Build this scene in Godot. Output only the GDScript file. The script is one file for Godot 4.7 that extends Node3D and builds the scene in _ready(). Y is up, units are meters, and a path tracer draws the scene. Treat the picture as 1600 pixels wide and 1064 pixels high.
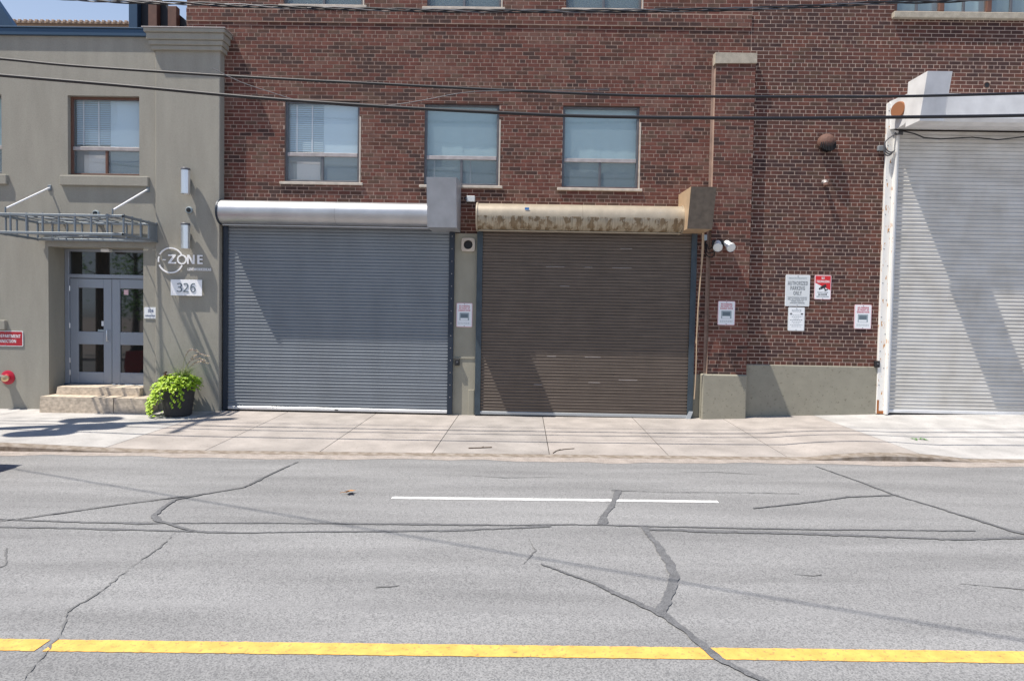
extends Node3D
# A street front: stucco entrance building, brick building with two roller shutters, brick building with a white shutter.
# Metres, y up, brick wall plane at z = 0, street towards +z.

const COURSE := 0.07342
const HEAD_Y := 1.575          # centre of a header course
const STR := 0.2285            # stretcher module
const JOINT := 0.0115
const KERB_Z := 3.45
const SUN := Vector3(0.435, -1.0, -0.185)   # the way the light travels

var rng := RandomNumberGenerator.new()
var mats := {}
var texs := {}
var used := {}

# ------------------------------------------------------------------ mesh builder
class MB:
	var v := PackedVector3Array()
	var n := PackedVector3Array()
	var c := PackedColorArray()
	var o := Vector3.ZERO
	var t := Transform3D.IDENTITY
	var col := Color(1, 1, 1)
	var tint := false

	func _init(origin := Vector3.ZERO) -> void:
		o = origin

	func put(p: Vector3, nn: Vector3) -> void:
		v.append(t * p - o)
		n.append((t.basis * nn).normalized())
		c.append(col)

	func tri(a: Vector3, b: Vector3, d: Vector3) -> void:   # counter-clockwise seen from outside
		var nn := (b - a).cross(d - a)
		if nn.length_squared() < 1e-16:
			return
		nn = nn.normalized()
		put(a, nn); put(d, nn); put(b, nn)

	func quad(a: Vector3, b: Vector3, d: Vector3, e: Vector3) -> void:
		tri(a, b, d)
		tri(a, d, e)

	func out_quad(a: Vector3, b: Vector3, d: Vector3, e: Vector3, ctr: Vector3) -> void:
		var nn := (b - a).cross(d - a)
		if nn.dot((a + b + d + e) * 0.25 - ctr) < 0.0:
			quad(a, e, d, b)
		else:
			quad(a, b, d, e)

	func hexa(p: Array) -> void:   # 0-3 back face, 4-7 front face, same order
		var ctr := Vector3.ZERO
		for q: Vector3 in p:
			ctr += q / 8.0
		for f: Array in [[0, 1, 2, 3], [4, 5, 6, 7], [0, 1, 5, 4], [1, 2, 6, 5], [2, 3, 7, 6], [3, 0, 4, 7]]:
			out_quad(p[f[0]], p[f[1]], p[f[2]], p[f[3]], ctr)

	func box(a: Vector3, b: Vector3, ch := 0.0) -> void:
		var lo := Vector3(minf(a.x, b.x), minf(a.y, b.y), minf(a.z, b.z))
		var hi := Vector3(maxf(a.x, b.x), maxf(a.y, b.y), maxf(a.z, b.z))
		var ctr := (lo + hi) * 0.5
		var h := (hi - lo) * 0.5
		ch = minf(ch, minf(h.x, minf(h.y, h.z)) * 0.9)
		if ch <= 0.0:
			hexa([lo, Vector3(hi.x, lo.y, lo.z), Vector3(hi.x, hi.y, lo.z), Vector3(lo.x, hi.y, lo.z), Vector3(lo.x, lo.y, hi.z), Vector3(hi.x, lo.y, hi.z), hi, Vector3(lo.x, hi.y, hi.z)])
			return
		for ax in 3:
			var u := (ax + 1) % 3
			var w := (ax + 2) % 3
			for s: float in [-1.0, 1.0]:
				var q := []
				for k: Array in [[-1, -1], [1, -1], [1, 1], [-1, 1]]:
					var p := Vector3.ZERO
					p[ax] = s * h[ax]
					p[u] = k[0] * (h[u] - ch)
					p[w] = k[1] * (h[w] - ch)
					q.append(ctr + p)
				out_quad(q[0], q[1], q[2], q[3], ctr)
			for su: float in [-1.0, 1.0]:
				for sw: float in [-1.0, 1.0]:
					var q := []
					for k: Array in [[-1, 0], [1, 0], [1, 1], [-1, 1]]:
						var p := Vector3.ZERO
						p[ax] = k[0] * (h[ax] - ch)
						p[u] = su * (h[u] - (ch if k[1] == 0 else 0.0))
						p[w] = sw * (h[w] - (0.0 if k[1] == 0 else ch))
						q.append(ctr + p)
					out_quad(q[0], q[1], q[2], q[3], ctr)
		for sx: float in [-1.0, 1.0]:
			for sy: float in [-1.0, 1.0]:
				for sz: float in [-1.0, 1.0]:
					var a1 := ctr + Vector3(sx * h.x, sy * (h.y - ch), sz * (h.z - ch))
					var b1 := ctr + Vector3(sx * (h.x - ch), sy * h.y, sz * (h.z - ch))
					var c1 := ctr + Vector3(sx * (h.x - ch), sy * (h.y - ch), sz * h.z)
					if (b1 - a1).cross(c1 - a1).dot(a1 - ctr) < 0.0:
						tri(a1, c1, b1)
					else:
						tri(a1, b1, c1)

	func sq(a: Vector3, na: Vector3, b: Vector3, nb: Vector3, d: Vector3, nd: Vector3, e: Vector3, ne: Vector3) -> void:   # smooth quad, wound so that it faces its normals
		if (d - a).cross(e - b).dot(na + nb + nd + ne) >= 0.0:
			put(a, na); put(d, nd); put(b, nb); put(a, na); put(e, ne); put(d, nd)
		else:
			put(a, na); put(b, nb); put(d, nd); put(a, na); put(d, nd); put(e, ne)

	func tube(p: Array, r, seg := 8, caps := true) -> void:   # r is a number or one per point
		var rings := []
		var side := Vector3.ZERO
		for i in p.size():
			var d: Vector3 = (p[mini(i + 1, p.size() - 1)] - p[maxi(i - 1, 0)]).normalized()
			if side == Vector3.ZERO:
				side = d.cross(Vector3.UP if absf(d.y) < 0.9 else Vector3.RIGHT).normalized()
			side = (side - d * side.dot(d)).normalized()
			var up := side.cross(d)
			var ring := []
			for k in seg:
				ring.append(side * cos(TAU * k / seg) + up * sin(TAU * k / seg))
			rings.append(ring)
		for i in p.size() - 1:
			var ra: float = r[i] if r is Array else r
			var rb: float = r[i + 1] if r is Array else r
			for k in seg:
				var l := (k + 1) % seg
				sq(p[i] + rings[i][k] * ra, rings[i][k], p[i + 1] + rings[i + 1][k] * rb, rings[i + 1][k], p[i + 1] + rings[i + 1][l] * rb, rings[i + 1][l], p[i] + rings[i][l] * ra, rings[i][l])
		if caps:
			for e: int in [0, p.size() - 1]:
				var re: float = r[e] if r is Array else r
				var nn: Vector3 = (p[0] - p[1]).normalized() if e == 0 else (p[e] - p[e - 1]).normalized()
				for k in seg:
					var l := (k + 1) % seg
					sq(p[e], nn, p[e] + rings[e][k] * re, nn, p[e] + rings[e][l] * re, nn, p[e], nn)

	func lathe(prof: Array, seg := 20) -> void:   # Vector2(radius, height) round the y axis of t
		for i in prof.size() - 1:
			var a: Vector2 = prof[i]
			var b: Vector2 = prof[i + 1]
			var d := b - a
			if d.length() < 1e-6:
				continue
			var nr := Vector2(d.y, -d.x).normalized()
			for k in seg:
				var c0 := Vector3(cos(TAU * k / seg), 0, sin(TAU * k / seg))
				var c1 := Vector3(cos(TAU * (k + 1) / seg), 0, sin(TAU * (k + 1) / seg))
				var n0 := c0 * nr.x + Vector3.UP * nr.y
				var n1 := c1 * nr.x + Vector3.UP * nr.y
				sq(c0 * a.x + Vector3.UP * a.y, n0, c1 * a.x + Vector3.UP * a.y, n1, c1 * b.x + Vector3.UP * b.y, n1, c0 * b.x + Vector3.UP * b.y, n0)

	func prism(poly: PackedVector2Array, z0: float, z1: float) -> void:
		if Geometry2D.is_polygon_clockwise(poly):
			poly.reverse()
		var ix := Geometry2D.triangulate_polygon(poly)
		for i in range(0, ix.size(), 3):
			var a := poly[ix[i]]
			var b := poly[ix[i + 1]]
			var d := poly[ix[i + 2]]
			if (b - a).cross(d - a) < 0.0:
				var s := b
				b = d
				d = s
			tri(Vector3(a.x, a.y, z1), Vector3(b.x, b.y, z1), Vector3(d.x, d.y, z1))
			tri(Vector3(a.x, a.y, z0), Vector3(d.x, d.y, z0), Vector3(b.x, b.y, z0))
		for i in poly.size():
			var a := poly[i]
			var b := poly[(i + 1) % poly.size()]
			quad(Vector3(a.x, a.y, z0), Vector3(b.x, b.y, z0), Vector3(b.x, b.y, z1), Vector3(a.x, a.y, z1))

	func mesh() -> ArrayMesh:
		var a := []
		a.resize(Mesh.ARRAY_MAX)
		a[Mesh.ARRAY_VERTEX] = v
		a[Mesh.ARRAY_NORMAL] = n
		if tint:
			a[Mesh.ARRAY_COLOR] = c
		var m := ArrayMesh.new()
		m.add_surface_from_arrays(Mesh.PRIMITIVE_TRIANGLES, a)
		return m

# ------------------------------------------------------------------ nodes
func numbered(called: String) -> String:
	var k: int = used.get(called, 0)
	used[called] = k + 1
	return called if k == 0 else "%s_%03d" % [called, k]

func tag(o: Node3D, label: String, category := "", group := "", kind := "") -> void:
	if label: o.set_meta("label", label)
	if category: o.set_meta("category", category)
	if group: o.set_meta("group", group)
	if kind: o.set_meta("kind", kind)

func thing(called: String, at: Vector3, label: String, category: String, group := "") -> Node3D:
	var o := Node3D.new()
	o.name = numbered(called)
	add_child(o)
	o.position = at
	tag(o, label, category, group)
	return o

func top(nd: Node3D) -> Vector3:   # origin of the thing a node belongs to
	var p := Vector3.ZERO
	while nd != null and nd != self:
		p += nd.position
		nd = nd.get_parent() as Node3D
	return p

func part(parent: Node3D, called: String, b: MB, m: Material) -> MeshInstance3D:
	var o := MeshInstance3D.new()
	o.name = called if parent != self else numbered(called)
	o.mesh = b.mesh()
	o.material_override = null
	o.mesh.surface_set_material(0, m)
	parent.add_child(o, true)
	return o

func structure(called: String, b: MB, m: Material) -> MeshInstance3D:
	var o := part(self, called, b, m)
	o.set_meta("kind", "structure")
	return o

func mb(nd: Node3D) -> MB:
	return MB.new(top(nd))

# ------------------------------------------------------------------ materials
func grey_tex(key: String, kind: int, freq: float, octaves: int, size: Vector2i, lo: float, hi: float, bias := 1.0, warm := Vector3.ONE) -> ImageTexture:
	if texs.has(key):
		return texs[key]
	var nz := FastNoiseLite.new()
	nz.seed = hash(key) % 100000
	nz.noise_type = kind as FastNoiseLite.NoiseType
	nz.frequency = freq
	nz.fractal_octaves = octaves
	nz.fractal_type = FastNoiseLite.FRACTAL_FBM if octaves > 1 else FastNoiseLite.FRACTAL_NONE
	if kind == FastNoiseLite.TYPE_CELLULAR:
		nz.cellular_return_type = FastNoiseLite.RETURN_CELL_VALUE
	var im := nz.get_seamless_image(size.x, size.y, false, false, 0.1, true)
	im.convert(Image.FORMAT_L8)
	var d := im.get_data()
	var rgb := PackedByteArray()
	rgb.resize(d.size() * 3)
	var lut := []
	for i in 256:
		var l := lerpf(lo, hi, pow(i / 255.0, bias))
		var s := Color(minf(l * lerpf(warm.x, 1.0, i / 255.0), 1.0), minf(l * lerpf(warm.y, 1.0, i / 255.0), 1.0), minf(l * lerpf(warm.z, 1.0, i / 255.0), 1.0)).linear_to_srgb()
		lut.append([int(s.r * 255), int(s.g * 255), int(s.b * 255)])
	for i in d.size():
		var q: Array = lut[d[i]]
		rgb[i * 3] = q[0]
		rgb[i * 3 + 1] = q[1]
		rgb[i * 3 + 2] = q[2]
	var tx := ImageTexture.create_from_image(Image.create_from_data(size.x, size.y, false, Image.FORMAT_RGB8, rgb))
	texs[key] = tx
	return tx

# two colours with a hard, ragged border between them: bare metal under paint, rust spots
func flake_tex(key: String, freq: float, size: Vector2i, thr: float, under: Color, over: Color) -> ImageTexture:
	if texs.has(key):
		return texs[key]
	var nz := FastNoiseLite.new()
	nz.seed = hash(key) % 100000
	nz.frequency = freq
	nz.fractal_octaves = 6
	nz.fractal_gain = 0.62
	var im := nz.get_seamless_image(size.x, size.y, false, false, 0.1, true)
	im.convert(Image.FORMAT_L8)
	var d := im.get_data()
	var rgb := PackedByteArray()
	rgb.resize(d.size() * 3)
	for i in d.size():
		var f := d[i] / 255.0
		var k := smoothstep(thr - 0.025, thr + 0.025, f)
		var c := under.lerp(over, k) * (0.86 + 0.14 * fposmod(f * 37.0, 1.0))
		c = c.linear_to_srgb()
		rgb[i * 3] = int(c.r * 255)
		rgb[i * 3 + 1] = int(c.g * 255)
		rgb[i * 3 + 2] = int(c.b * 255)
	var tx := ImageTexture.create_from_image(Image.create_from_data(size.x, size.y, false, Image.FORMAT_RGB8, rgb))
	texs[key] = tx
	return tx

func mat(key: String, lin := Color(0.5, 0.5, 0.5), rough := 0.8, metal := 0.0) -> StandardMaterial3D:
	if mats.has(key):
		return mats[key]
	var m := StandardMaterial3D.new()
	m.resource_name = key
	m.albedo_color = lin.linear_to_srgb()
	m.roughness = rough
	m.metallic = metal
	mats[key] = m
	return m

func textured(m: StandardMaterial3D, tx: Texture2D, scale: Vector3, det: Texture2D = null, dscale := Vector3.ONE, bump: Texture2D = null, depth := 0.0) -> StandardMaterial3D:
	m.albedo_texture = tx
	m.uv1_triplanar = true
	m.uv1_world_triplanar = true
	m.uv1_scale = scale
	m.uv1_triplanar_sharpness = 4.0
	if det:
		m.detail_enabled = true
		m.detail_blend_mode = BaseMaterial3D.BLEND_MODE_MUL
		m.detail_albedo = det
		m.detail_uv_layer = BaseMaterial3D.DETAIL_UV_2
		m.uv2_triplanar = true
		m.uv2_world_triplanar = true
		m.uv2_scale = dscale
		m.uv2_triplanar_sharpness = 4.0
	if bump:
		m.heightmap_enabled = true
		m.heightmap_texture = bump
		m.heightmap_scale = depth
	return m

func make_materials() -> void:
	var S := FastNoiseLite.TYPE_SIMPLEX_SMOOTH
	var fine := grey_tex("fine", S, 0.09, 4, Vector2i(512, 512), 0.62, 1.0)
	var soft := grey_tex("soft", S, 0.012, 5, Vector2i(512, 512), 0.66, 1.0)
	var patch := grey_tex("patch", S, 0.010, 4, Vector2i(512, 512), 0.80, 1.0)
	var grit := grey_tex("grit", FastNoiseLite.TYPE_CELLULAR, 0.30, 1, Vector2i(1024, 1024), 0.42, 1.0, 0.66, Vector3(0.99, 1.0, 1.02))
	var stone := grey_tex("stone", FastNoiseLite.TYPE_CELLULAR, 0.21, 1, Vector2i(512, 512), 0.82, 1.0, 0.7)
	var streak := grey_tex("streak", S, 0.020, 4, Vector2i(512, 512), 0.45, 1.0, 0.8)
	var scuff := grey_tex("scuff", S, 0.022, 5, Vector2i(512, 512), 0.55, 1.0, 0.9)
	var grime := grey_tex("grime", S, 0.016, 5, Vector2i(512, 512), 0.30, 1.0, 0.7, Vector3(1.0, 0.86, 0.7))
	# ground
	textured(mat("asphalt", Color(0.332, 0.330, 0.326), 0.92), grit, Vector3(0.42, 0.42, 0.42), soft, Vector3(0.035, 0.2, 0.26))
	textured(mat("asphalt_seal", Color(0.200, 0.202, 0.207), 0.75), grit, Vector3(0.5, 0.5, 0.5), soft, Vector3(1.4, 1.4, 1.4))
	textured(mat("crack", Color(0.17, 0.17, 0.17), 0.95), fine, Vector3(2, 2, 2))
	textured(mat("white_paint", Color(0.86, 0.86, 0.84), 0.7), fine, Vector3(3, 3, 3), stone, Vector3(0.8, 0.8, 0.8))
	textured(mat("yellow_paint", Color(0.95, 0.535, 0.125), 0.7), flake_tex("paint_wear", 0.035, Vector2i(1024, 1024), 0.27, Color(0.50, 0.62, 0.95), Color(0.97, 0.97, 0.97)), Vector3(0.6, 0.6, 0.6), soft, Vector3(0.9, 0.9, 0.9))
	var slab_tones := [Color(0.445, 0.405, 0.374), Color(0.465, 0.420, 0.385), Color(0.425, 0.390, 0.362), Color(0.540, 0.524, 0.505), Color(0.540, 0.522, 0.500)]
	for i in slab_tones.size():
		textured(mat("slab%d" % i, slab_tones[i], 0.9), flake_tex("gum", 0.045, Vector2i(1024, 1024), 0.215, Color(0.55, 0.53, 0.50), Color(0.97, 0.97, 0.97)), Vector3(0.42, 0.42, 0.42), soft, Vector3(0.23, 0.23, 0.23))
	textured(mat("kerb", Color(0.40, 0.36, 0.32), 0.92), fine, Vector3(1.5, 1.5, 1.5), grime, Vector3(0.7, 0.7, 0.7))
	textured(mat("gutter", Color(0.50, 0.435, 0.385), 0.95), grit, Vector3(0.6, 0.6, 0.6), soft, Vector3(0.7, 0.7, 0.7))
	textured(mat("joint_fill", Color(0.16, 0.14, 0.12), 0.95), fine, Vector3(2, 2, 2))
	# masonry
	var bk := mat("brick", Color(1, 1, 1), 0.92)
	bk.vertex_color_use_as_albedo = true
	textured(bk, fine, Vector3(2.2, 3.4, 2.2), scuff, Vector3(0.42, 0.26, 0.42))
	textured(mat("mortar", Color(0.40, 0.285, 0.230), 0.95), soft, Vector3(0.6, 0.6, 0.6))
	textured(mat("mortar_pale", Color(0.51, 0.39, 0.32), 0.95), soft, Vector3(0.6, 0.6, 0.6))
	var grain := grey_tex("grain", S, 0.16, 3, Vector2i(512, 512), 0.0, 1.0)
	textured(mat("stucco", Color(0.370, 0.352, 0.300), 0.95), stone, Vector3(1.3, 1.3, 1.3), grey_tex("faint", S, 0.014, 5, Vector2i(512, 512), 0.86, 1.0), Vector3(0.45, 0.10, 0.45), grain, 0.3)
	textured(mat("concrete_paint", Color(0.335, 0.315, 0.250), 0.85), flake_tex("scuffs", 0.020, Vector2i(1024, 1024), 0.225, Color(0.62, 0.60, 0.56), Color(0.94, 0.94, 0.94)), Vector3(0.55, 0.55, 0.55), texs["faint"], Vector3(0.5, 0.5, 0.5))
	textured(mat("pier_paint", Color(0.335, 0.315, 0.250), 0.85), texs["faint"], Vector3(0.5, 0.3, 0.5))
	textured(mat("cast_stone", Color(0.58, 0.52, 0.42), 0.9), soft, Vector3(0.9, 0.9, 0.9), fine, Vector3(1.2, 1.2, 1.2))
	textured(mat("step_stone", Color(0.78, 0.66, 0.52), 0.9), soft, Vector3(1.3, 1.3, 1.3), scuff, Vector3(0.8, 1.2, 0.8))
	textured(mat("wall_core", Color(0.2, 0.13, 0.11), 0.95), soft, Vector3(0.5, 0.5, 0.5))
	# metal and paint
	textured(mat("grey_slat", Color(0.205, 0.235, 0.268), 0.55, 0.05), patch, Vector3(0.3, 0.1, 0.3))
	textured(mat("brown_slat", Color(0.155, 0.122, 0.100), 0.5, 0.1), scuff, Vector3(0.10, 2.6, 0.10), patch, Vector3(0.4, 0.3, 0.4))
	textured(mat("white_slat", Color(0.69, 0.68, 0.655), 0.45, 0.0), patch, Vector3(0.12, 1.4, 0.2), grey_tex("dust", S, 0.010, 5, Vector2i(512, 512), 0.70, 1.0, 0.55, Vector3(1.0, 0.97, 0.92)), Vector3(0.30, 0.22, 0.3))
	textured(mat("aluminium", Color(0.52, 0.53, 0.55), 0.42, 0.8), patch, Vector3(0.4, 0.4, 0.4))
	textured(mat("box_grey", Color(0.44, 0.46, 0.49), 0.45, 0.3), patch, Vector3(0.6, 0.6, 0.6))
	textured(mat("tan_hood", Color(0.56, 0.49, 0.39), 0.42, 0.25), flake_tex("chips", 0.018, Vector2i(512, 512), 0.20, Color(0.75, 0.78, 0.80), Color(0.86, 0.84, 0.80)), Vector3(0.5, 0.5, 0.5), patch, Vector3(0.8, 0.8, 0.8))
	textured(mat("peeled_hood", Color(0.60, 0.53, 0.43), 0.6, 0.1), flake_tex("peeling", 0.0075, Vector2i(2048, 512), 0.44, Color(0.47, 0.385, 0.28), Color(0.88, 0.86, 0.79)), Vector3(0.33, 0.9, 0.9), streak, Vector3(3.1, 0.20, 0.3))
	textured(mat("tan_box", Color(0.50, 0.36, 0.23), 0.55, 0.05), patch, Vector3(0.8, 0.8, 0.8))
	textured(mat("brown_cover", Color(0.20, 0.160, 0.122), 0.6, 0.0), patch, Vector3(0.8, 0.8, 0.8), scuff, Vector3(0.6, 0.6, 0.6))
	textured(mat("white_metal", Color(0.76, 0.765, 0.77), 0.45, 0.0), patch, Vector3(0.5, 0.5, 0.5))
	textured(mat("rusty_white", Color(0.84, 0.83, 0.81), 0.6, 0.0), flake_tex("rust_spots", 0.014, Vector2i(512, 512), 0.19, Color(0.62, 0.30, 0.10), Color(0.97, 0.97, 0.96)), Vector3(1.3, 0.45, 1.3))
	textured(mat("rust", Color(0.40, 0.145, 0.045), 0.9), soft, Vector3(3, 3, 3))
	textured(mat("dark_rust", Color(0.15, 0.075, 0.055), 0.8), soft, Vector3(3, 3, 3))
	mat("lintel_steel", Color(0.07, 0.042, 0.03), 0.8)
	mat("navy_rail", Color(0.018, 0.028, 0.045), 0.5, 0.2)
	textured(mat("blue_rail", Color(0.055, 0.078, 0.098), 0.55, 0.2), soft, Vector3(1, 0.5, 1))
	mat("bottom_bar", Color(0.72, 0.73, 0.74), 0.35, 0.5)
	mat("dull_bar", Color(0.42, 0.44, 0.45), 0.45, 0.4)
	mat("black", Color(0.012, 0.012, 0.014), 0.6)
	mat("plain_plaster", Color(0.42, 0.41, 0.39), 0.9)
	textured(mat("frame_alu", Color(0.15, 0.155, 0.17), 0.45, 0.3), soft, Vector3(0.8, 0.8, 0.8))
	textured(mat("frame_light", Color(0.50, 0.46, 0.45), 0.5, 0.3), soft, Vector3(0.8, 0.8, 0.8))
	textured(mat("frame_brown", Color(0.16, 0.075, 0.05), 0.6), soft, Vector3(0.8, 0.8, 0.8))
	textured(mat("sill_stone", Color(0.62, 0.55, 0.47), 0.9), soft, Vector3(0.9, 0.9, 0.9))
	mat("door_grey", Color(0.31, 0.345, 0.405), 0.38, 0.35)
	mat("canopy_steel", Color(0.20, 0.23, 0.255), 0.4, 0.3)
	mat("stainless", Color(0.78, 0.79, 0.80), 0.28, 0.9)
	mat("letter_metal", Color(0.90, 0.90, 0.91), 0.4, 0.0)
	mat("flashing_blue", Color(0.035, 0.075, 0.13), 0.45, 0.3)
	mat("sign_white", Color(0.80, 0.82, 0.84), 0.4)
	mat("sign_pale", Color(0.66, 0.69, 0.70), 0.5)
	mat("sign_red", Color(0.62, 0.018, 0.025), 0.45)
	mat("sign_crimson", Color(0.42, 0.012, 0.025), 0.45)
	mat("sign_pink", Color(0.78, 0.52, 0.56), 0.5)
	mat("ink_red", Color(0.50, 0.03, 0.07), 0.5)
	mat("ink_black", Color(0.02, 0.02, 0.022), 0.5)
	mat("ink_grey", Color(0.20, 0.215, 0.23), 0.5)
	mat("ink_pale", Color(0.38, 0.42, 0.44), 0.5)
	mat("ink_blue", Color(0.03, 0.06, 0.16), 0.5)
	mat("picture_grey", Color(0.30, 0.36, 0.39), 0.5)
	mat("picture_dark", Color(0.12, 0.16, 0.19), 0.5)
	mat("rubber", Color(0.016, 0.016, 0.018), 0.7)
	mat("wire", Color(0.007, 0.007, 0.010), 0.55)
	mat("wire_bright", Color(0.11, 0.11, 0.12), 0.45, 0.3)
	mat("rope", Color(0.46, 0.34, 0.23), 0.9)
	mat("lamp_white", Color(0.76, 0.78, 0.80), 0.3)
	mat("brass", Color(0.66, 0.50, 0.30), 0.35, 0.8)
	mat("hydrant_red", Color(0.46, 0.012, 0.04), 0.35)
	textured(mat("pot", Color(0.045, 0.042, 0.042), 0.75), soft, Vector3(2, 2, 2))
	mat("blind_white", Color(0.66, 0.82, 0.90), 0.8)
	mat("curtain", Color(0.40, 0.55, 0.585), 0.9)
	mat("curtain_dim", Color(0.22, 0.32, 0.36), 0.9)
	textured(mat("mirrored_facade", Color(0.80, 0.76, 0.72), 0.9), fine, Vector3(1.5, 1.5, 1.5))  # pale tone of a facade mirrored in the glass
	var lf := mat("leaf", Color(1, 1, 1), 0.55)
	lf.vertex_color_use_as_albedo = true
	lf.backlight_enabled = true
	lf.backlight = Color(0.55, 0.55, 0.3)
	textured(mat("bark", Color(0.15, 0.11, 0.08), 0.95), streak, Vector3(1.2, 0.3, 1.2))
	textured(mat("pole_wood", Color(0.24, 0.18, 0.13), 0.95), streak, Vector3(2.0, 0.25, 2.0))
	mat("transformer_grey", Color(0.36, 0.38, 0.39), 0.5, 0.2)
	mat("car_red", Color(0.40, 0.012, 0.015), 0.25, 0.1)
	mats["car_red"].clearcoat_enabled = true
	mats["car_red"].clearcoat = 0.8
	mat("car_glass", Color(0.015, 0.018, 0.02), 0.06)
	mat("lamp_clear", Color(0.8, 0.8, 0.8), 0.15, 0.3)
	textured(mat("roof_tan", Color(0.50, 0.36, 0.26), 0.8), fine, Vector3(1, 1, 1))
	mat("roof_dark", Color(0.022, 0.024, 0.03), 0.6)
	var gl := mat("glass", Color(0.40, 0.52, 0.57), 0.03)
	gl.transparency = BaseMaterial3D.TRANSPARENCY_ALPHA
	gl.albedo_color.a = 0.22
	gl.metallic_specular = 0.7
	var sc := mat("fly_screen", Color(0.03, 0.036, 0.04), 0.9)
	sc.transparency = BaseMaterial3D.TRANSPARENCY_ALPHA
	sc.albedo_color.a = 0.5
	var dk := mat("dark_glass", Color(0.012, 0.014, 0.015), 0.03)
	dk.metallic_specular = 0.7

# ------------------------------------------------------------------ ground heights
func road_y(x: float) -> float:
	return -0.09 + 0.010 * clampf(x, -60.0, 60.0)

func base_y(x: float) -> float:
	var xs := [-60.0, -12.0, -5.9, -1.0, 3.3, 4.4, 7.0, 12.0, 60.0]
	var ys := [-0.40, -0.065, 0.0, 0.0, 0.03, 0.075, 0.185, 0.30, 0.75]
	for i in xs.size() - 1:
		if x <= xs[i + 1]:
			return lerpf(ys[i], ys[i + 1], clampf((x - xs[i]) / (xs[i + 1] - xs[i]), 0.0, 1.0))
	return ys[-1]

func kerb_top(x: float) -> float:
	var lift := 0.012
	lift += 0.10 * smoothstep(-4.9, -8.5, x)
	lift += 0.085 * maxf(0.0, 1.0 - pow((x - 5.35) / 1.15, 2.0))
	lift += 0.10 * smoothstep(10.5, 12.5, x)
	return road_y(x) + lift

func walk_y(x: float, z: float) -> float:
	return lerpf(base_y(x), kerb_top(x), clampf(z / KERB_Z, 0.0, 1.0))

# ------------------------------------------------------------------ walls
func inside_any(x: float, y: float, holes: Array) -> bool:
	for h: Array in holes:
		if x > h[0] and x < h[1] and y > h[2] and y < h[3]:
			return true
	return false

func sheet(b: MB, x0: float, x1: float, y0: float, y1: float, z: float, holes: Array) -> void:   # wall front with openings
	var xs := [x0, x1]
	var ys := [y0, y1]
	for h: Array in holes:
		for k in [0, 1]:
			if h[k] > x0 and h[k] < x1: xs.append(h[k])
			if h[k + 2] > y0 and h[k + 2] < y1: ys.append(h[k + 2])
	xs.sort()
	ys.sort()
	for i in xs.size() - 1:
		for j in ys.size() - 1:
			if xs[i + 1] - xs[i] < 1e-4 or ys[j + 1] - ys[j] < 1e-4:
				continue
			if not inside_any((xs[i] + xs[i + 1]) * 0.5, (ys[j] + ys[j + 1]) * 0.5, holes):
				b.quad(Vector3(xs[i], ys[j], z), Vector3(xs[i + 1], ys[j], z), Vector3(xs[i + 1], ys[j + 1], z), Vector3(xs[i], ys[j + 1], z))

func reveal(b: MB, h: Array, z: float, depth: float) -> void:
	var zb := z - depth
	b.quad(Vector3(h[0], h[2], z), Vector3(h[0], h[2], zb), Vector3(h[0], h[3], zb), Vector3(h[0], h[3], z))
	b.quad(Vector3(h[1], h[2], zb), Vector3(h[1], h[2], z), Vector3(h[1], h[3], z), Vector3(h[1], h[3], zb))
	b.quad(Vector3(h[0], h[3], zb), Vector3(h[1], h[3], zb), Vector3(h[1], h[3], z), Vector3(h[0], h[3], z))
	b.quad(Vector3(h[0], h[2], z), Vector3(h[1], h[2], z), Vector3(h[1], h[2], zb), Vector3(h[0], h[2], zb))

func one_brick(b: MB, lo: Vector2, hi: Vector2, z: float) -> void:
	var ch := 0.0022
	var f := [Vector3(lo.x + ch, lo.y + ch, z), Vector3(hi.x - ch, lo.y + ch, z), Vector3(hi.x - ch, hi.y - ch, z), Vector3(lo.x + ch, hi.y - ch, z)]
	var m := [Vector3(lo.x, lo.y, z - 0.0022), Vector3(hi.x, lo.y, z - 0.0022), Vector3(hi.x, hi.y, z - 0.0022), Vector3(lo.x, hi.y, z - 0.0022)]
	var k := [Vector3(lo.x, lo.y, z - 0.012), Vector3(hi.x, lo.y, z - 0.012), Vector3(hi.x, hi.y, z - 0.012), Vector3(lo.x, hi.y, z - 0.012)]
	b.quad(f[0], f[1], f[2], f[3])
	for i in 4:
		var j := (i + 1) % 4
		b.quad(m[i], m[j], f[j], f[i])
		b.quad(k[i], k[j], m[j], m[i])

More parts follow.
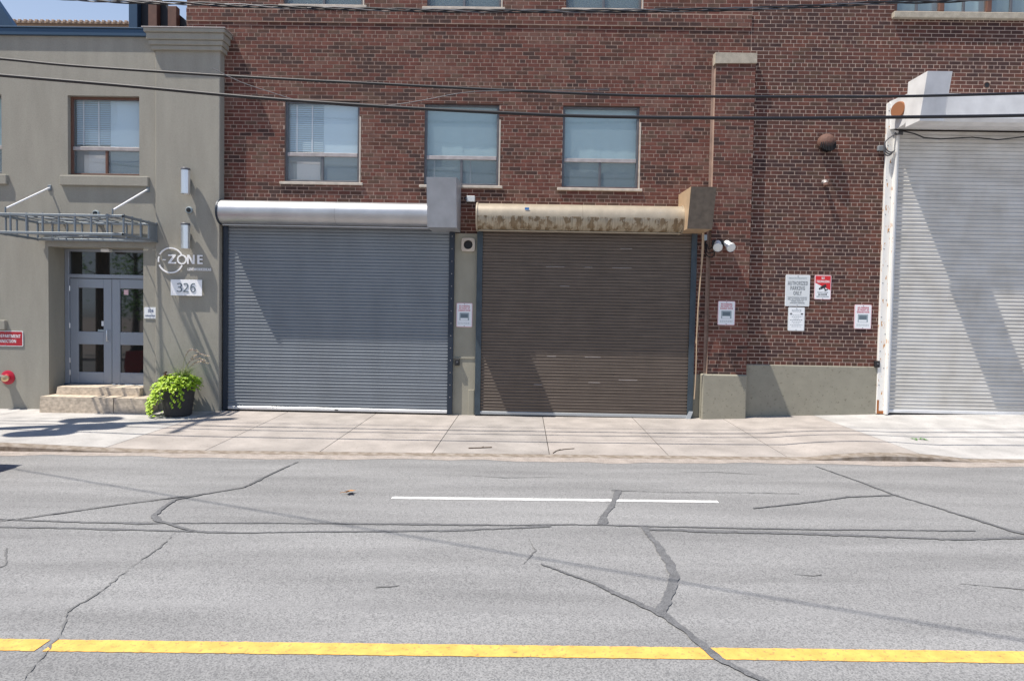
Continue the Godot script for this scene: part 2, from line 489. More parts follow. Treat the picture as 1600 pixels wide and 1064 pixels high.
# lays courses of common bond (headers every sixth course) in [x0,x1] x [y0,y1]; returns the bricks laid
func lay(x0: float, x1: float, y0: float, y1: float, z: float, holes: Array, phase: float, lift := []) -> Array:
	var laid := []
	var k0 := int(ceil((y0 - HEAD_Y) / COURSE))
	var k1 := int(floor((y1 - HEAD_Y) / COURSE))
	for k in range(k0, k1 + 1):
		var yc := HEAD_Y + k * COURSE
		var heads := posmod(k, 6) == 0
		var step := STR * 0.5 if heads else STR
		var off := phase + (STR * 0.25 if heads else (STR * 0.5 if posmod(k, 2) == 0 else 0.0)) + rng.randf_range(-0.012, 0.012)
		var zz := z
		for l: Array in lift:
			if yc > l[0] and yc < l[1]:
				zz += l[2]
		var cuts := []   # openings met by this course
		for h: Array in holes:
			if yc > h[2] and yc < h[3]:
				cuts.append([h[0], h[1]])
		var i0 := int(floor((x0 - off) / step)) - 1
		var i1 := int(ceil((x1 - off) / step)) + 1
		for i in range(i0, i1):
			var a := off + i * step + JOINT * 0.5
			var e := a + step - JOINT
			var whole := a >= x0 and e <= x1
			a = maxf(a, x0)
			e = minf(e, x1)
			var spans := [[a, e]]
			for c: Array in cuts:
				var nxt := []
				for s: Array in spans:
					if c[1] <= s[0] or c[0] >= s[1]:
						nxt.append(s)
						continue
					whole = false
					if c[0] > s[0]: nxt.append([s[0], c[0]])
					if c[1] < s[1]: nxt.append([c[1], s[1]])
				spans = nxt
			for s: Array in spans:
				if s[1] - s[0] < 0.025:
					continue
				var hh := COURSE - JOINT
				laid.append({"lo": Vector2(s[0], yc - hh * 0.5), "hi": Vector2(s[1], yc + hh * 0.5), "z": zz + rng.randf_range(-0.0006, 0.0008), "whole": whole, "head": heads})
	return laid

func tone_of(b: Dictionary, tones: Array, nz: FastNoiseLite) -> int:
	var x: float = (b.lo.x + b.hi.x) * 0.5
	var y: float = (b.lo.y + b.hi.y) * 0.5
	var q := nz.get_noise_2d(x * 100.0, y * 190.0) * 0.9 + 0.5 + rng.randf_range(-0.36, 0.36)
	if b.head:
		q += 0.10
	return clampi(int(q * tones.size()), 0, tones.size() - 1)

func set_bricks(wall: Node3D, bricks: Array, tones: Array, seed_: int, called := "brick", most := 300) -> void:
	var nz := FastNoiseLite.new()
	nz.seed = seed_
	nz.frequency = 0.008
	nz.fractal_octaves = 3
	var eye := Vector3(0, 1.93, 13)
	var o := top(wall)
	var best := []
	for i in bricks.size():
		var b: Dictionary = bricks[i]
		b["tone"] = tone_of(b, tones, nz)
		if b.whole and not b.head:
			best.append([eye.distance_to(Vector3((b.lo.x + b.hi.x) * 0.5, (b.lo.y + b.hi.y) * 0.5, b.z)), i])
	best.sort_custom(func(p, q): return p[0] < q[0])
	var single := {}
	for i in mini(most, best.size()):
		single[best[i][1]] = true
	var shapes := []
	var size := Vector2(STR - JOINT, COURSE - JOINT)
	for t in tones.size():
		var s := MB.new()
		s.tint = true
		s.col = tones[t]
		one_brick(s, -size * 0.5, size * 0.5, 0.0)
		var m := s.mesh()
		m.surface_set_material(0, mats["brick"])
		shapes.append(m)
	var rest := MB.new(o)
	rest.tint = true
	for i in bricks.size():
		var b: Dictionary = bricks[i]
		if single.has(i):
			var nd := MeshInstance3D.new()
			nd.name = called
			nd.mesh = shapes[b.tone]
			nd.position = Vector3((b.lo.x + b.hi.x) * 0.5, (b.lo.y + b.hi.y) * 0.5, b.z) - o
			wall.add_child(nd, true)
		else:
			rest.col = tones[b.tone]
			one_brick(rest, b.lo, b.hi, b.z)
	if rest.v.size():
		var r := part(wall, "brickwork", rest, mats["brick"])
		r.set_meta("kind", "stuff")

# ------------------------------------------------------------------ lettering
func font(weight: int, family := "Droid Sans") -> SystemFont:
	var key := "font%d%s" % [weight, family]
	if not texs.has(key):
		var f := SystemFont.new()
		f.font_names = PackedStringArray([family])
		f.font_weight = weight
		texs[key] = f
	return texs[key]

# words fitted into a box: centre, width and height in metres, facing +z
func words(parent: Node3D, text: String, ctr: Vector3, w: float, h: float, m: Material, weight := 700, deep := 0.0015, called := "lettering") -> MeshInstance3D:
	var tm := TextMesh.new()
	tm.font = font(weight)
	tm.text = text
	tm.font_size = 48
	tm.pixel_size = 0.01
	tm.depth = 0.1
	tm.curve_step = 1.5
	var bb := tm.get_aabb()
	tm.material = m
	var o := MeshInstance3D.new()
	o.name = called
	o.mesh = tm
	var s := Vector3(w / bb.size.x, h / bb.size.y, deep / bb.size.z)
	o.scale = s
	o.position = ctr - top(parent) - (bb.position + bb.size * 0.5) * s
	parent.add_child(o, true)
	return o

func dashes(parent: Node3D, ctr: Vector3, w: float, h: float, m: Material, seed_: int) -> void:   # a line of print too small to read
	var r := RandomNumberGenerator.new()
	r.seed = seed_
	var b := mb(parent)
	var x := ctr.x - w * 0.5
	while x < ctr.x + w * 0.5 - 0.006:
		var l := minf(r.randf_range(0.012, 0.04), ctr.x + w * 0.5 - x)
		b.box(Vector3(x, ctr.y - h * 0.5, ctr.z - 0.0005), Vector3(x + l, ctr.y + h * 0.5, ctr.z + 0.0005))
		x += l + 0.009
	part(parent, "small_print", b, m)

func rounded(x0: float, x1: float, y0: float, y1: float, r: float) -> PackedVector2Array:
	var p := PackedVector2Array()
	for c: Array in [[x1 - r, y0 + r, -PI / 2], [x1 - r, y1 - r, 0.0], [x0 + r, y1 - r, PI / 2], [x0 + r, y0 + r, PI]]:
		for k in 5:
			var a: float = c[2] + k * PI / 8
			p.append(Vector2(c[0] + cos(a) * r, c[1] + sin(a) * r))
	return p

func sign_plate(called: String, label: String, x0: float, x1: float, y0: float, y1: float, z: float, m: Material, edge: Material, group := "") -> Node3D:
	var t := thing(called, Vector3((x0 + x1) * 0.5, y0, z), label, "sign", group)
	var b := mb(t)
	b.prism(rounded(x0, x1, y0, y1, 0.022), z - 0.012, z)
	part(t, "plate", b, edge)
	b = mb(t)
	b.prism(rounded(x0 + 0.012, x1 - 0.012, y0 + 0.012, y1 - 0.012, 0.014), z, z + 0.001)
	part(t, "face", b, m)
	for y: float in [y0 + 0.022, y1 - 0.022]:
		b = mb(t)
		b.t = Transform3D(Basis(Vector3.RIGHT, PI / 2), Vector3((x0 + x1) * 0.5, y, z))
		b.lathe([Vector2(0.0085, 0), Vector2(0.0085, 0.005), Vector2(0.005, 0.0075), Vector2(0, 0.008)], 10)
		part(t, "bolt", b, mats["ink_grey"])
	return t

# ------------------------------------------------------------------ windows
# window part: frame, panes, blind; opening h, glass set back to z
func window_unit(parent: Node3D, h: Array, z: float, style: int, frame_m: Material, rail_m: Material) -> Node3D:
	var w := Node3D.new()
	w.name = "window"
	parent.add_child(w, true)
	var b := mb(w)
	var f := 0.045
	var x0: float = h[0]
	var x1: float = h[1]
	var y0: float = h[2]
	var y1: float = h[3]
	b.box(Vector3(x0, y0, z - 0.03), Vector3(x0 + f, y1, z + 0.03), 0.004)
	b.box(Vector3(x1 - f, y0, z - 0.03), Vector3(x1, y1, z + 0.03), 0.004)
	b.box(Vector3(x0 + f, y1 - f, z - 0.029), Vector3(x1 - f, y1, z + 0.029), 0.004)
	b.box(Vector3(x0 + f, y0, z - 0.029), Vector3(x1 - f, y0 + f, z + 0.029), 0.004)
	part(w, "frame", b, frame_m)
	var yt := y0 + (y1 - y0) * 0.345
	var xm := (x0 + x1) * 0.5
	b = mb(w)
	b.box(Vector3(x0 + f, yt - 0.035, z - 0.028), Vector3(x1 - f, yt + 0.035, z + 0.034), 0.004)
	part(w, "transom_rail", b, rail_m)
	b = mb(w)
	b.box(Vector3(xm - 0.022, y0 + f, z - 0.02), Vector3(xm + 0.022, yt - 0.035, z + 0.024), 0.003)
	part(w, "mullion", b, frame_m)
	for p: Array in [[x0 + f, x1 - f, yt + 0.035, y1 - f, 0.0], [x0 + f, xm - 0.022, y0 + f, yt - 0.035, 0.006], [xm + 0.022, x1 - f, y0 + f, yt - 0.035, -0.006]]:
		b = mb(w)
		b.quad(Vector3(p[0], p[2], z + p[4]), Vector3(p[1], p[2], z + p[4]), Vector3(p[1], p[3], z + p[4]), Vector3(p[0], p[3], z + p[4]))
		part(w, "pane", b, mats["glass"])
	# insect screens behind the two sliding sashes
	for p: Array in [[x0 + f, xm - 0.022], [xm + 0.022, x1 - f]]:
		if style == 0 and p[0] < x0 + 0.1:
			continue
		b = mb(w)
		b.quad(Vector3(p[0], y0 + f, z - 0.022), Vector3(p[1], y0 + f, z - 0.022), Vector3(p[1], yt - 0.035, z - 0.022), Vector3(p[0], yt - 0.035, z - 0.022))
		part(w, "insect_screen", b, mats["fly_screen"])
	# what hangs behind the panes
	var zb := z - 0.07
	b = mb(w)
	if style == 0:      # slatted blind on one half, plain blind on the other
		var y := y0 + 0.62
		while y < y1 - 0.05:
			b.quad(Vector3(x0 + 0.06, y, zb + 0.012), Vector3(x0 + 0.72, y, zb + 0.012), Vector3(x0 + 0.72, y + 0.040, zb - 0.008), Vector3(x0 + 0.06, y + 0.040, zb - 0.008))
			y += 0.042
		part(w, "slatted_blind", b, mats["blind_white"])
		b = mb(w)
		for x: float in [x0 + 0.2, x0 + 0.5]:
			b.box(Vector3(x - 0.014, y0 + 0.60, zb + 0.014), Vector3(x + 0.014, y1 - 0.06, zb + 0.016))
		part(w, "blind_tape", b, mats["sign_white"])
		b = mb(w)
		b.box(Vector3(x0 + 0.72, y0 + 0.05, zb - 0.012), Vector3(x1 - 0.04, y1 - 0.04, zb - 0.002))
		part(w, "roller_blind", b, mats["blind_white"])
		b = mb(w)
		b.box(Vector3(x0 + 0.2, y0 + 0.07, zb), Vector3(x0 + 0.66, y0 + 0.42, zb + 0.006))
		part(w, "facade_mirror_sheet", b, mats["mirrored_facade"])  # pale sheet stands in for the facade mirrored in this pane
	else:               # curtains in folds
		for half in 2:
			b = mb(w)
			var xa := x0 + 0.04 if half == 0 else xm - 0.02
			var xb := xm + 0.02 if half == 0 else x1 - 0.04
			var nseg := 36
			for i in nseg:
				var u0 := lerpf(xa, xb, float(i) / nseg)
				var u1 := lerpf(xa, xb, float(i + 1) / nseg)
				var d0 := 0.0025 * sin(u0 * 19.0 + style)
				var d1 := 0.0025 * sin(u1 * 19.0 + style)
				b.quad(Vector3(u0, y0 + 0.04, zb + d0 - half * 0.004), Vector3(u1, y0 + 0.04, zb + d1 - half * 0.004), Vector3(u1, y1 - 0.03, zb + d1 - half * 0.004), Vector3(u0, y1 - 0.03, zb + d0 - half * 0.004))
			part(w, "curtain", b, mats["curtain"] if style < 3 else mats["curtain_dim"])
		if style == 1:
			for x: float in [x0 + 0.19, xm + 0.17]:
				b = mb(w)
				b.box(Vector3(x - 0.012, y0 + 0.05, zb + 0.022), Vector3(x + 0.012, yt - 0.04, zb + 0.03))
				part(w, "wand", b, mats["sign_white"])
	b = mb(w)
	b.quad(Vector3(x0, y0, z - 0.14), Vector3(x1, y0, z - 0.14), Vector3(x1, y1, z - 0.14), Vector3(x0, y1, z - 0.14))
	part(w, "room_backing", b, mats["plain_plaster"])
	return w

# ------------------------------------------------------------------ buildings
const MAIN_TONES := [Color(0.087, 0.045, 0.036), Color(0.121, 0.057, 0.042), Color(0.151, 0.059, 0.043), Color(0.174, 0.062, 0.045), Color(0.191, 0.067, 0.050), Color(0.207, 0.072, 0.054), Color(0.223, 0.083, 0.061), Color(0.168, 0.094, 0.063), Color(0.227, 0.109, 0.079)]
const EAST_TONES := [Color(0.081, 0.039, 0.032), Color(0.101, 0.046, 0.036), Color(0.120, 0.053, 0.040), Color(0.133, 0.056, 0.042), Color(0.147, 0.058, 0.043), Color(0.164, 0.062, 0.045), Color(0.138, 0.072, 0.048), Color(0.193, 0.071, 0.048)]

func brick_building_main() -> void:
	var t := thing("brick_building", Vector3(-1.0, 0, 0), "red brown brick building with three small windows above two roller shutters", "building", "brick buildings")
	var win := [[-4.68, -3.22, 4.49, 6.06], [-1.955, -0.505, 4.47, 6.04], [0.725, 2.205, 4.455, 6.03]]
	var upper := [[-4.72, -3.18, 7.88, 9.45], [-1.94, -0.51, 7.87, 9.45], [0.74, 2.19, 7.87, 9.45]]
	var holes := win + upper + [[-5.90, -1.36, -1.0, 3.62], [-1.37, -0.885, -1.0, 3.54], [-0.89, 3.31, -1.0, 3.56], [3.30, 3.60, -1.0, 0.885]]
	var b := mb(t)
	sheet(b, -6.6, 4.30, -0.2, 10.2, -0.0022, holes)
	for h: Array in win + upper:
		reveal(b, h, -0.0022, 0.14)
	b.quad(Vector3(-6.6, 0, -0.3), Vector3(-6.6, 0, -0.0022), Vector3(-6.6, 10.2, -0.0022), Vector3(-6.6, 10.2, -0.3))
	var wall := part(t, "brick_wall", b, mats["mortar"])
	var bricks := lay(-6.6, 4.295, 0.86, 8.75, 0.0, holes + [[3.56, 4.4, -1.0, 7.0]], 0.03, [[7.545, 7.79, 0.022]])
	set_bricks(wall, bricks, MAIN_TONES, 11)
	b = mb(t)
	b.box(Vector3(-6.6, 7.545, -0.002), Vector3(4.295, 7.792, 0.0195))
	part(t, "belt_course_bed", b, mats["mortar"])
	b = mb(t)
	b.box(Vector3(-6.6, -0.2, -9.0), Vector3(4.3, 10.2, -0.25))
	part(t, "wall_core", b, mats["wall_core"])
	b = mb(t)
	b.box(Vector3(-6.65, 10.2, -9.0), Vector3(4.34, 10.32, 0.06), 0.01)
	part(t, "coping", b, mats["cast_stone"])
	# pier of brick with a stone cap
	b = mb(t)
	b.box(Vector3(3.612, 0.85, -0.1), Vector3(4.352, 7.0, 0.1228))
	var pier := part(t, "brick_pier", b, mats["mortar"])
	set_bricks(pier, lay(3.606, 4.358, 0.90, 6.82, 0.125, [], 0.16), MAIN_TONES, 23, "brick", 120)
	b = mb(t)
	b.hexa([Vector3(3.585, 6.815, -0.05), Vector3(4.372, 6.825, -0.05), Vector3(4.372, 7.03, -0.05), Vector3(3.585, 7.035, -0.05), Vector3(3.585, 6.815, 0.150), Vector3(4.372, 6.83, 0.150), Vector3(4.372, 7.015, 0.150), Vector3(3.585, 7.02, 0.150)])
	part(t, "stone_cap", b, mats["cast_stone"])
	for i in 3:
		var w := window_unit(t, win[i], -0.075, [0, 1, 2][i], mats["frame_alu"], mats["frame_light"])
		sill_and_lintel(w, win[i])
		w = window_unit(t, upper[i], -0.075, 2, mats["frame_alu"], mats["frame_light"])
		sill_and_lintel(w, upper[i])
	# painted concrete between and beside the shutters
	b = mb(t)
	b.box(Vector3(-1.372, -0.1, -0.2), Vector3(-0.885, 3.54, 0.02), 0.006)
	b.box(Vector3(-1.34, 1.10, 0.015), Vector3(-0.90, 1.135, 0.034), 0.005)
	b.box(Vector3(-1.02, -0.05, 0.0), Vector3(-0.905, 0.50, 0.031), 0.006)
	part(t, "concrete_pier", b, mats["pier_paint"])
	b = mb(t)
	b.box(Vector3(3.30, -0.1, -0.2), Vector3(3.62, 0.885, 0.012), 0.004)
	part(t, "base_strip", b, mats["concrete_paint"])
	b = mb(t)
	b.box(Vector3(3.495, -0.1, -0.1), Vector3(4.352, 0.905, 0.205), 0.022)
	part(t, "concrete_plinth", b, mats["concrete_paint"])

func sill_and_lintel(w: Node3D, h: Array) -> void:
	var b := mb(w)
	b.box(Vector3(h[0] - 0.085, h[2] - 0.052, -0.1), Vector3(h[1] + 0.08, h[2] - 0.002, 0.038), 0.006)
	part(w, "sill", b, mats["sill_stone"])
	b = mb(w)
	b.box(Vector3(h[0] - 0.14, h[3] - 0.002, -0.12), Vector3(h[1] + 0.15, h[3] + 0.008, 0.004), 0.002)
	part(w, "lintel", b, mats["lintel_steel"])
	b = mb(w)
	b.box(Vector3(h[1] + 0.002, h[2], -0.06), Vector3(h[1] + 0.03, h[3] - 0.3, 0.004), 0.002)
	part(w, "caulk_bead", b, mats["sill_stone"])

func brick_building_east() -> void:
	var t := thing("brick_building", Vector3(8.0, 0.2, 0), "dark brown brick building with the tall white shutter and parking signs", "building", "brick buildings")
	var up := [[7.00, 12.2, 7.87, 9.45]]
	var holes := up + [[7.10, 12.6, -1.0, 5.9], [4.30, 6.95, -1.0, 1.098]]
	var b := mb(t)
	sheet(b, 4.30, 15.0, -0.2, 10.2, -0.0022, holes)
	reveal(b, up[0], -0.0022, 0.14)
	var wall := part(t, "brick_wall", b, mats["mortar_pale"])
	set_bricks(wall, lay(4.305, 13.0, 1.06, 8.75, 0.0, holes + [[3.5, 4.36, -1.0, 7.0], [8.745, 8.87, 6.45, 6.6]], 0.08), EAST_TONES, 37)
	b = mb(t)
	b.box(Vector3(4.3, -0.2, -9.0), Vector3(15.0, 10.2, -0.25))
	part(t, "wall_core", b, mats["wall_core"])
	b = mb(t)
	b.box(Vector3(4.345, 10.2, -9.0), Vector3(15.05, 10.32, 0.06), 0.01)
	part(t, "coping", b, mats["cast_stone"])
	b = mb(t)
	b.box(Vector3(4.354, -0.1, -0.2), Vector3(6.95, 1.098, 0.028), 0.012)
	part(t, "concrete_base", b, mats["concrete_paint"])
	# long window at the top: brown posts, pairs of panes
	var w := Node3D.new()
	w.name = "window"
	t.add_child(w, true)
	b = mb(w)
	b.box(Vector3(7.0, 7.875, -0.12), Vector3(12.2, 7.925, -0.05), 0.004)
	b.box(Vector3(7.0, 9.40, -0.12), Vector3(12.2, 9.45, -0.05), 0.004)
	part(w, "frame", b, mats["frame_brown"])
	for i in 7:
		b = mb(w)
		var x := 6.98 + i * 0.895
		b.box(Vector3(x, 7.925, -0.13), Vector3(x + 0.09, 9.40, -0.03), 0.005)
		part(w, "post", b, mats["frame_brown"])
		if i == 6:
			continue
		b = mb(w)
		b.box(Vector3(x + 0.46, 7.925, -0.11), Vector3(x + 0.50, 9.40, -0.06), 0.003)
		part(w, "mullion", b, mats["frame_alu"])
		for p: Array in [[x + 0.09, x + 0.46], [x + 0.50, x + 0.895]]:
			b = mb(w)
			b.quad(Vector3(p[0], 7.925, -0.085), Vector3(p[1], 7.925, -0.085), Vector3(p[1], 9.40, -0.085), Vector3(p[0], 9.40, -0.085))
			part(w, "pane", b, mats["glass"])
		b = mb(w)
		b.box(Vector3(x + 0.12, 7.93, -0.17), Vector3(x + 0.82, 9.4, -0.165))
		part(w, "blind", b, mats["curtain_dim"] if i % 2 == 0 else mats["curtain"])
	b = mb(w)
	b.box(Vector3(6.955, 7.742, -0.12), Vector3(12.3, 7.862, 0.085), 0.01)
	part(w, "sill", b, mats["cast_stone"])
	b = mb(w)
	b.quad(Vector3(7.0, 7.87, -0.22), Vector3(12.2, 7.87, -0.22), Vector3(12.2, 9.45, -0.22), Vector3(7.0, 9.45, -0.22))
	part(w, "room_backing", b, mats["plain_plaster"])
	b = mb(t)
	b.t = Transform3D(Basis(Vector3.RIGHT, PI / 2), Vector3(8.807, 6.525, -0.05))
	b.lathe([Vector2(0.05, 0), Vector2(0.05, 0.056), Vector2(0.062, 0.056), Vector2(0.062, 0)], 16)
	part(t, "pipe_sleeve", b, mats["dark_rust"])
	b = mb(t)
	b.t = Transform3D(Basis(Vector3.RIGHT, PI / 2), Vector3(8.807, 6.525, 0.0005))
	b.lathe([Vector2(0.05, 0.0), Vector2(0.0, 0.0004)], 16)
	part(t, "dark_bore_disc", b, mats["black"])  # black disc stands in for the dark inside the pipe

const SF := 0.14      # stucco wall front
const SP := 0.19      # stucco pilaster front

func stucco_building() -> void:
	var t := thing("stucco_building", Vector3(-10.0, -0.04, SF), "khaki stucco building with recessed double doors and a blue edged roof", "building")
	var door := [-9.24, -7.375, -1.0, 3.14]
	var win := [[-8.845, -7.45, 4.535, 6.05], [-11.7, -10.262, 1.72, 2.94], [-11.7, -10.14, 4.535, 6.05]]
	var holes := win + [door]
	var b := mb(t)
	sheet(b, -16.0, -7.10, -0.5, 7.30, SF, holes)
	for h: Array in win:
		reveal(b, h, SF, 0.2)
	reveal(b, [-9.24, -7.375, -0.3, 3.14], SF, 0.56)
	b.box(Vector3(-16.0, -0.5, -9.0), Vector3(-6.62, 7.1, -0.45))
	part(t, "wall", b, mats["stucco"])
	b = mb(t)
	b.box(Vector3(-7.11, -0.5, -0.2), Vector3(-5.862, 7.02, SP), 0.012)
	part(t, "pilaster", b, mats["stucco"])
	b = mb(t)
	for s: Array in [[6.90, 6.985, 0.055], [6.985, 7.075, 0.085], [7.075, 7.20, 0.115], [7.20, 7.275, 0.150]]:
		b.box(Vector3(-7.11 - s[2], s[0], -0.3), Vector3(-5.862 + s[2], s[1], SP + s[2]), 0.008)
	part(t, "cornice", b, mats["stucco"])
	b = mb(t)
	b.box(Vector3(-7.29, 7.276, -0.3), Vector3(-5.69, 7.292, SP + 0.165), 0.003)
	part(t, "cornice_flashing", b, mats["frame_light"])
	b = mb(t)
	b.box(Vector3(-16.0, 7.17, -0.3), Vector3(-7.26, 7.30, SF + 0.055), 0.008)
	b.box(Vector3(-16.0, 7.302, -0.3), Vector3(-7.26, 7.325, SF + 0.07), 0.004)
	part(t, "roof_edge", b, mats["flashing_blue"])
	b = mb(t)
	b.box(Vector3(-16.0, 7.0, -9.0), Vector3(-6.62, 7.2, -0.3))
	part(t, "roof", b, mats["roof_dark"])
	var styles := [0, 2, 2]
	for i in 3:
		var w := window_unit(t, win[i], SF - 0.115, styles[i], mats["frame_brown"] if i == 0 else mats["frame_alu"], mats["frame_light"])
		b = mb(w)
		b.box(Vector3(win[i][0] - 0.13, win[i][2] - 0.215, SF - 0.1), Vector3(win[i][1] + 0.2 if i != 2 else -10.01, win[i][2] - 0.028, SF + 0.062), 0.01)
		part(w, "sill", b, mats["stucco"])
	# entrance: frame, transom light, two leaves
	var d := Node3D.new()
	d.name = "entrance_door"
	t.add_child(d, true)
	var z := -0.36
	b = mb(d)
	b.box(Vector3(-9.235, 0.40, z - 0.05), Vector3(-9.145, 3.14, z + 0.05), 0.005)
	b.box(Vector3(-7.465, 0.40, z - 0.05), Vector3(-7.375, 3.14, z + 0.05), 0.005)
	b.box(Vector3(-9.145, 3.09, z - 0.05), Vector3(-7.465, 3.14, z + 0.05), 0.005)
	b.box(Vector3(-9.145, 2.56, z - 0.05), Vector3(-7.465, 2.64, z + 0.05), 0.005)
	part(d, "frame", b, mats["door_grey"])
	b = mb(d)
	b.quad(Vector3(-9.145, 2.64, z), Vector3(-7.465, 2.64, z), Vector3(-7.465, 3.09, z), Vector3(-9.145, 3.09, z))
	part(d, "transom_pane", b, mats["dark_glass"])
	for leaf: Array in [[-9.14, -8.292], [-8.284, -7.468]]:
		var x0: float = leaf[0]
		var x1: float = leaf[1]
		b = mb(d)
		b.box(Vector3(x0, 0.43, z - 0.03), Vector3(x0 + 0.165, 2.55, z + 0.03), 0.006)
		b.box(Vector3(x1 - 0.165, 0.43, z - 0.03), Vector3(x1, 2.55, z + 0.03), 0.006)
		for r: Array in [[0.43, 0.665], [1.225, 1.485], [2.365, 2.55]]:
			b.box(Vector3(x0 + 0.165, r[0], z - 0.028), Vector3(x1 - 0.165, r[1], z + 0.028), 0.006)
		part(d, "leaf", b, mats["door_grey"])
		for r: Array in [[0.665, 1.225], [1.485, 2.365]]:
			b = mb(d)
			b.quad(Vector3(x0 + 0.165, r[0], z), Vector3(x1 - 0.165, r[0], z), Vector3(x1 - 0.165, r[1], z), Vector3(x0 + 0.165, r[1], z))
			part(d, "pane", b, mats["dark_glass"])
	b = mb(d)
	b.tube([Vector3(-8.36, 1.30, z + 0.03), Vector3(-8.36, 1.30, z + 0.08), Vector3(-8.36, 1.52, z + 0.08), Vector3(-8.36, 1.52, z + 0.03)], 0.012, 8)
	part(d, "handle", b, mats["stainless"])
	for y: float in [0.6, 0.85, 1.55, 2.3]:
		b = mb(d)
		b.tube([Vector3(-9.142, y, z + 0.038), Vector3(-9.142, y + 0.1, z + 0.038)], 0.013, 8)
		part(d, "hinge", b, mats["stainless"])
	b = mb(d)
	b.box(Vector3(-8.055, 2.24, z + 0.001), Vector3(-7.965, 2.34, z + 0.003))
	part(d, "no_smoking_sticker", b, mats["sign_pink"])
	b = mb(d)
	b.box(Vector3(-8.515, 1.60, z + 0.001), Vector3(-8.465, 1.70, z + 0.003))
	part(d, "notice_sticker", b, mats["sign_white"])
	b = mb(d)
	b.box(Vector3(-8.57, 1.49, z + 0.031), Vector3(-8.44, 1.53, z + 0.033))
	part(d, "push_sticker", b, mats["picture_grey"])
	b = mb(t)
	b.box(Vector3(-9.24, 0.385, -0.45), Vector3(-7.375, 0.43, -0.28), 0.006)
	part(t, "threshold", b, mats["flashing_blue"])
	b = mb(t)
	b.box(Vector3(-8.35, 3.075, -0.20), Vector3(-8.18, 3.138, -0.06), 0.015)
	part(t, "door_light", b, mats["lamp_white"])

func rooftop() -> void:
	var t := thing("rooftop_screen", Vector3(-8.3, 7.2, -2.0), "dark slanted roof light frame rising behind the stucco parapet", "roof light")
	for k in 3:
		var b := mb(t)
		var x := -8.90 + k * 0.44
		b.box(Vector3(x, 7.2, -2.1), Vector3(x + 0.20, 9.4 - k * 0.34, -1.95), 0.01)
		part(t, "post", b, mats["flashing_blue"] if k == 0 else mats["frame_brown"])
	var b := mb(t)
	b.prism(PackedVector2Array([Vector2(-8.86, 7.2), Vector2(-7.62, 7.2), Vector2(-7.62, 8.42), Vector2(-8.4, 9.05), Vector2(-8.86, 9.3)]), -2.4, -2.12)
	part(t, "panel", b, mats["roof_dark"])
	t = thing("rooftop_brace", Vector3(-11.5, 7.2, -2.0), "dark blue slanted steel brace above the roof edge, top left corner", "brace")
	b = mb(t)
	b.hexa([Vector3(-11.30, 7.2, -2.1), Vector3(-10.75, 7.2, -2.1), Vector3(-12.3, 9.4, -2.1), Vector3(-12.75, 9.4, -2.1), Vector3(-11.30, 7.2, -1.95), Vector3(-10.75, 7.2, -1.95), Vector3(-12.3, 9.4, -1.95), Vector3(-12.75, 9.4, -1.95)])
	part(t, "strut", b, mats["flashing_blue"])
	b = mb(t)
	b.box(Vector3(-12.6, 7.2, -2.12), Vector3(-10.7, 7.3, -1.9), 0.01)
	part(t, "foot_plate", b, mats["frame_brown"])
	t = thing("rooftop_rail", Vector3(-9.8, 7.2, -0.7), "thin blue rail with a clamp along the stucco roof edge", "railing")
	b = mb(t)
	b.tube([Vector3(-14.0, 7.62, -0.7), Vector3(-8.6, 7.62, -0.7)], 0.035, 8)
	part(t, "rail", b, mats["flashing_blue"])
	for x: float in [-11.9, -10.25, -8.7]:
		b = mb(t)
		b.box(Vector3(x - 0.03, 7.2, -0.73), Vector3(x + 0.03, 7.68, -0.67), 0.006)
		part(t, "post", b, mats["canopy_steel"])
	t = thing("far_roof", Vector3(-13.0, 7.2, -6.0), "low tan ribbed roof beyond the stucco parapet", "roof")
	b = mb(t)
	b.box(Vector3(-18.0, 7.2, -8.8), Vector3(-11.2, 10.02, -6.0))
	part(t, "wall", b, mats["roof_tan"])
	b = mb(t)
	for i in 44:
		var x := -18.1 + i * 0.16
		b.box(Vector3(x, 10.02, -8.9), Vector3(x + 0.085, 10.10, -5.9), 0.01)
	b.box(Vector3(-18.1, 10.0, -8.9), Vector3(-11.1, 10.05, -5.92))
	part(t, "ribbed_sheet", b, mats["roof_tan"])

# ------------------------------------------------------------------ roller shutters
func slat_mesh(x0: float, x1: float, pitch: float, m: Material, crown: float) -> ArrayMesh:
	var prof := [Vector2(0.0, -0.45), Vector2(0.025, 0.0), Vector2(0.09, 0.18), Vector2(0.40, 0.56), Vector2(0.74, 0.96), Vector2(0.82, 1.0), Vector2(0.88, 0.82), Vector2(0.95, 0.25), Vector2(1.0, -0.45)]
	var b := MB.new()
	for i in prof.size() - 1:
		var a: Vector2 = prof[i]
		var e: Vector2 = prof[i + 1]
		var na := Vector3(0, -(prof[mini(i + 1, 8)].y - prof[maxi(i - 1, 0)].y) * crown, (prof[mini(i + 1, 8)].x - prof[maxi(i - 1, 0)].x) * pitch).normalized()
		var ne := Vector3(0, -(prof[mini(i + 2, 8)].y - prof[i].y) * crown, (prof[mini(i + 2, 8)].x - prof[i].x) * pitch).normalized()
		b.sq(Vector3(x0, a.x * pitch, a.y * crown), na, Vector3(x1, a.x * pitch, a.y * crown), na, Vector3(x1, e.x * pitch, e.y * crown), ne, Vector3(x0, e.x * pitch, e.y * crown), ne)
	var mm := b.mesh()
	mm.surface_set_material(0, m)
	return mm

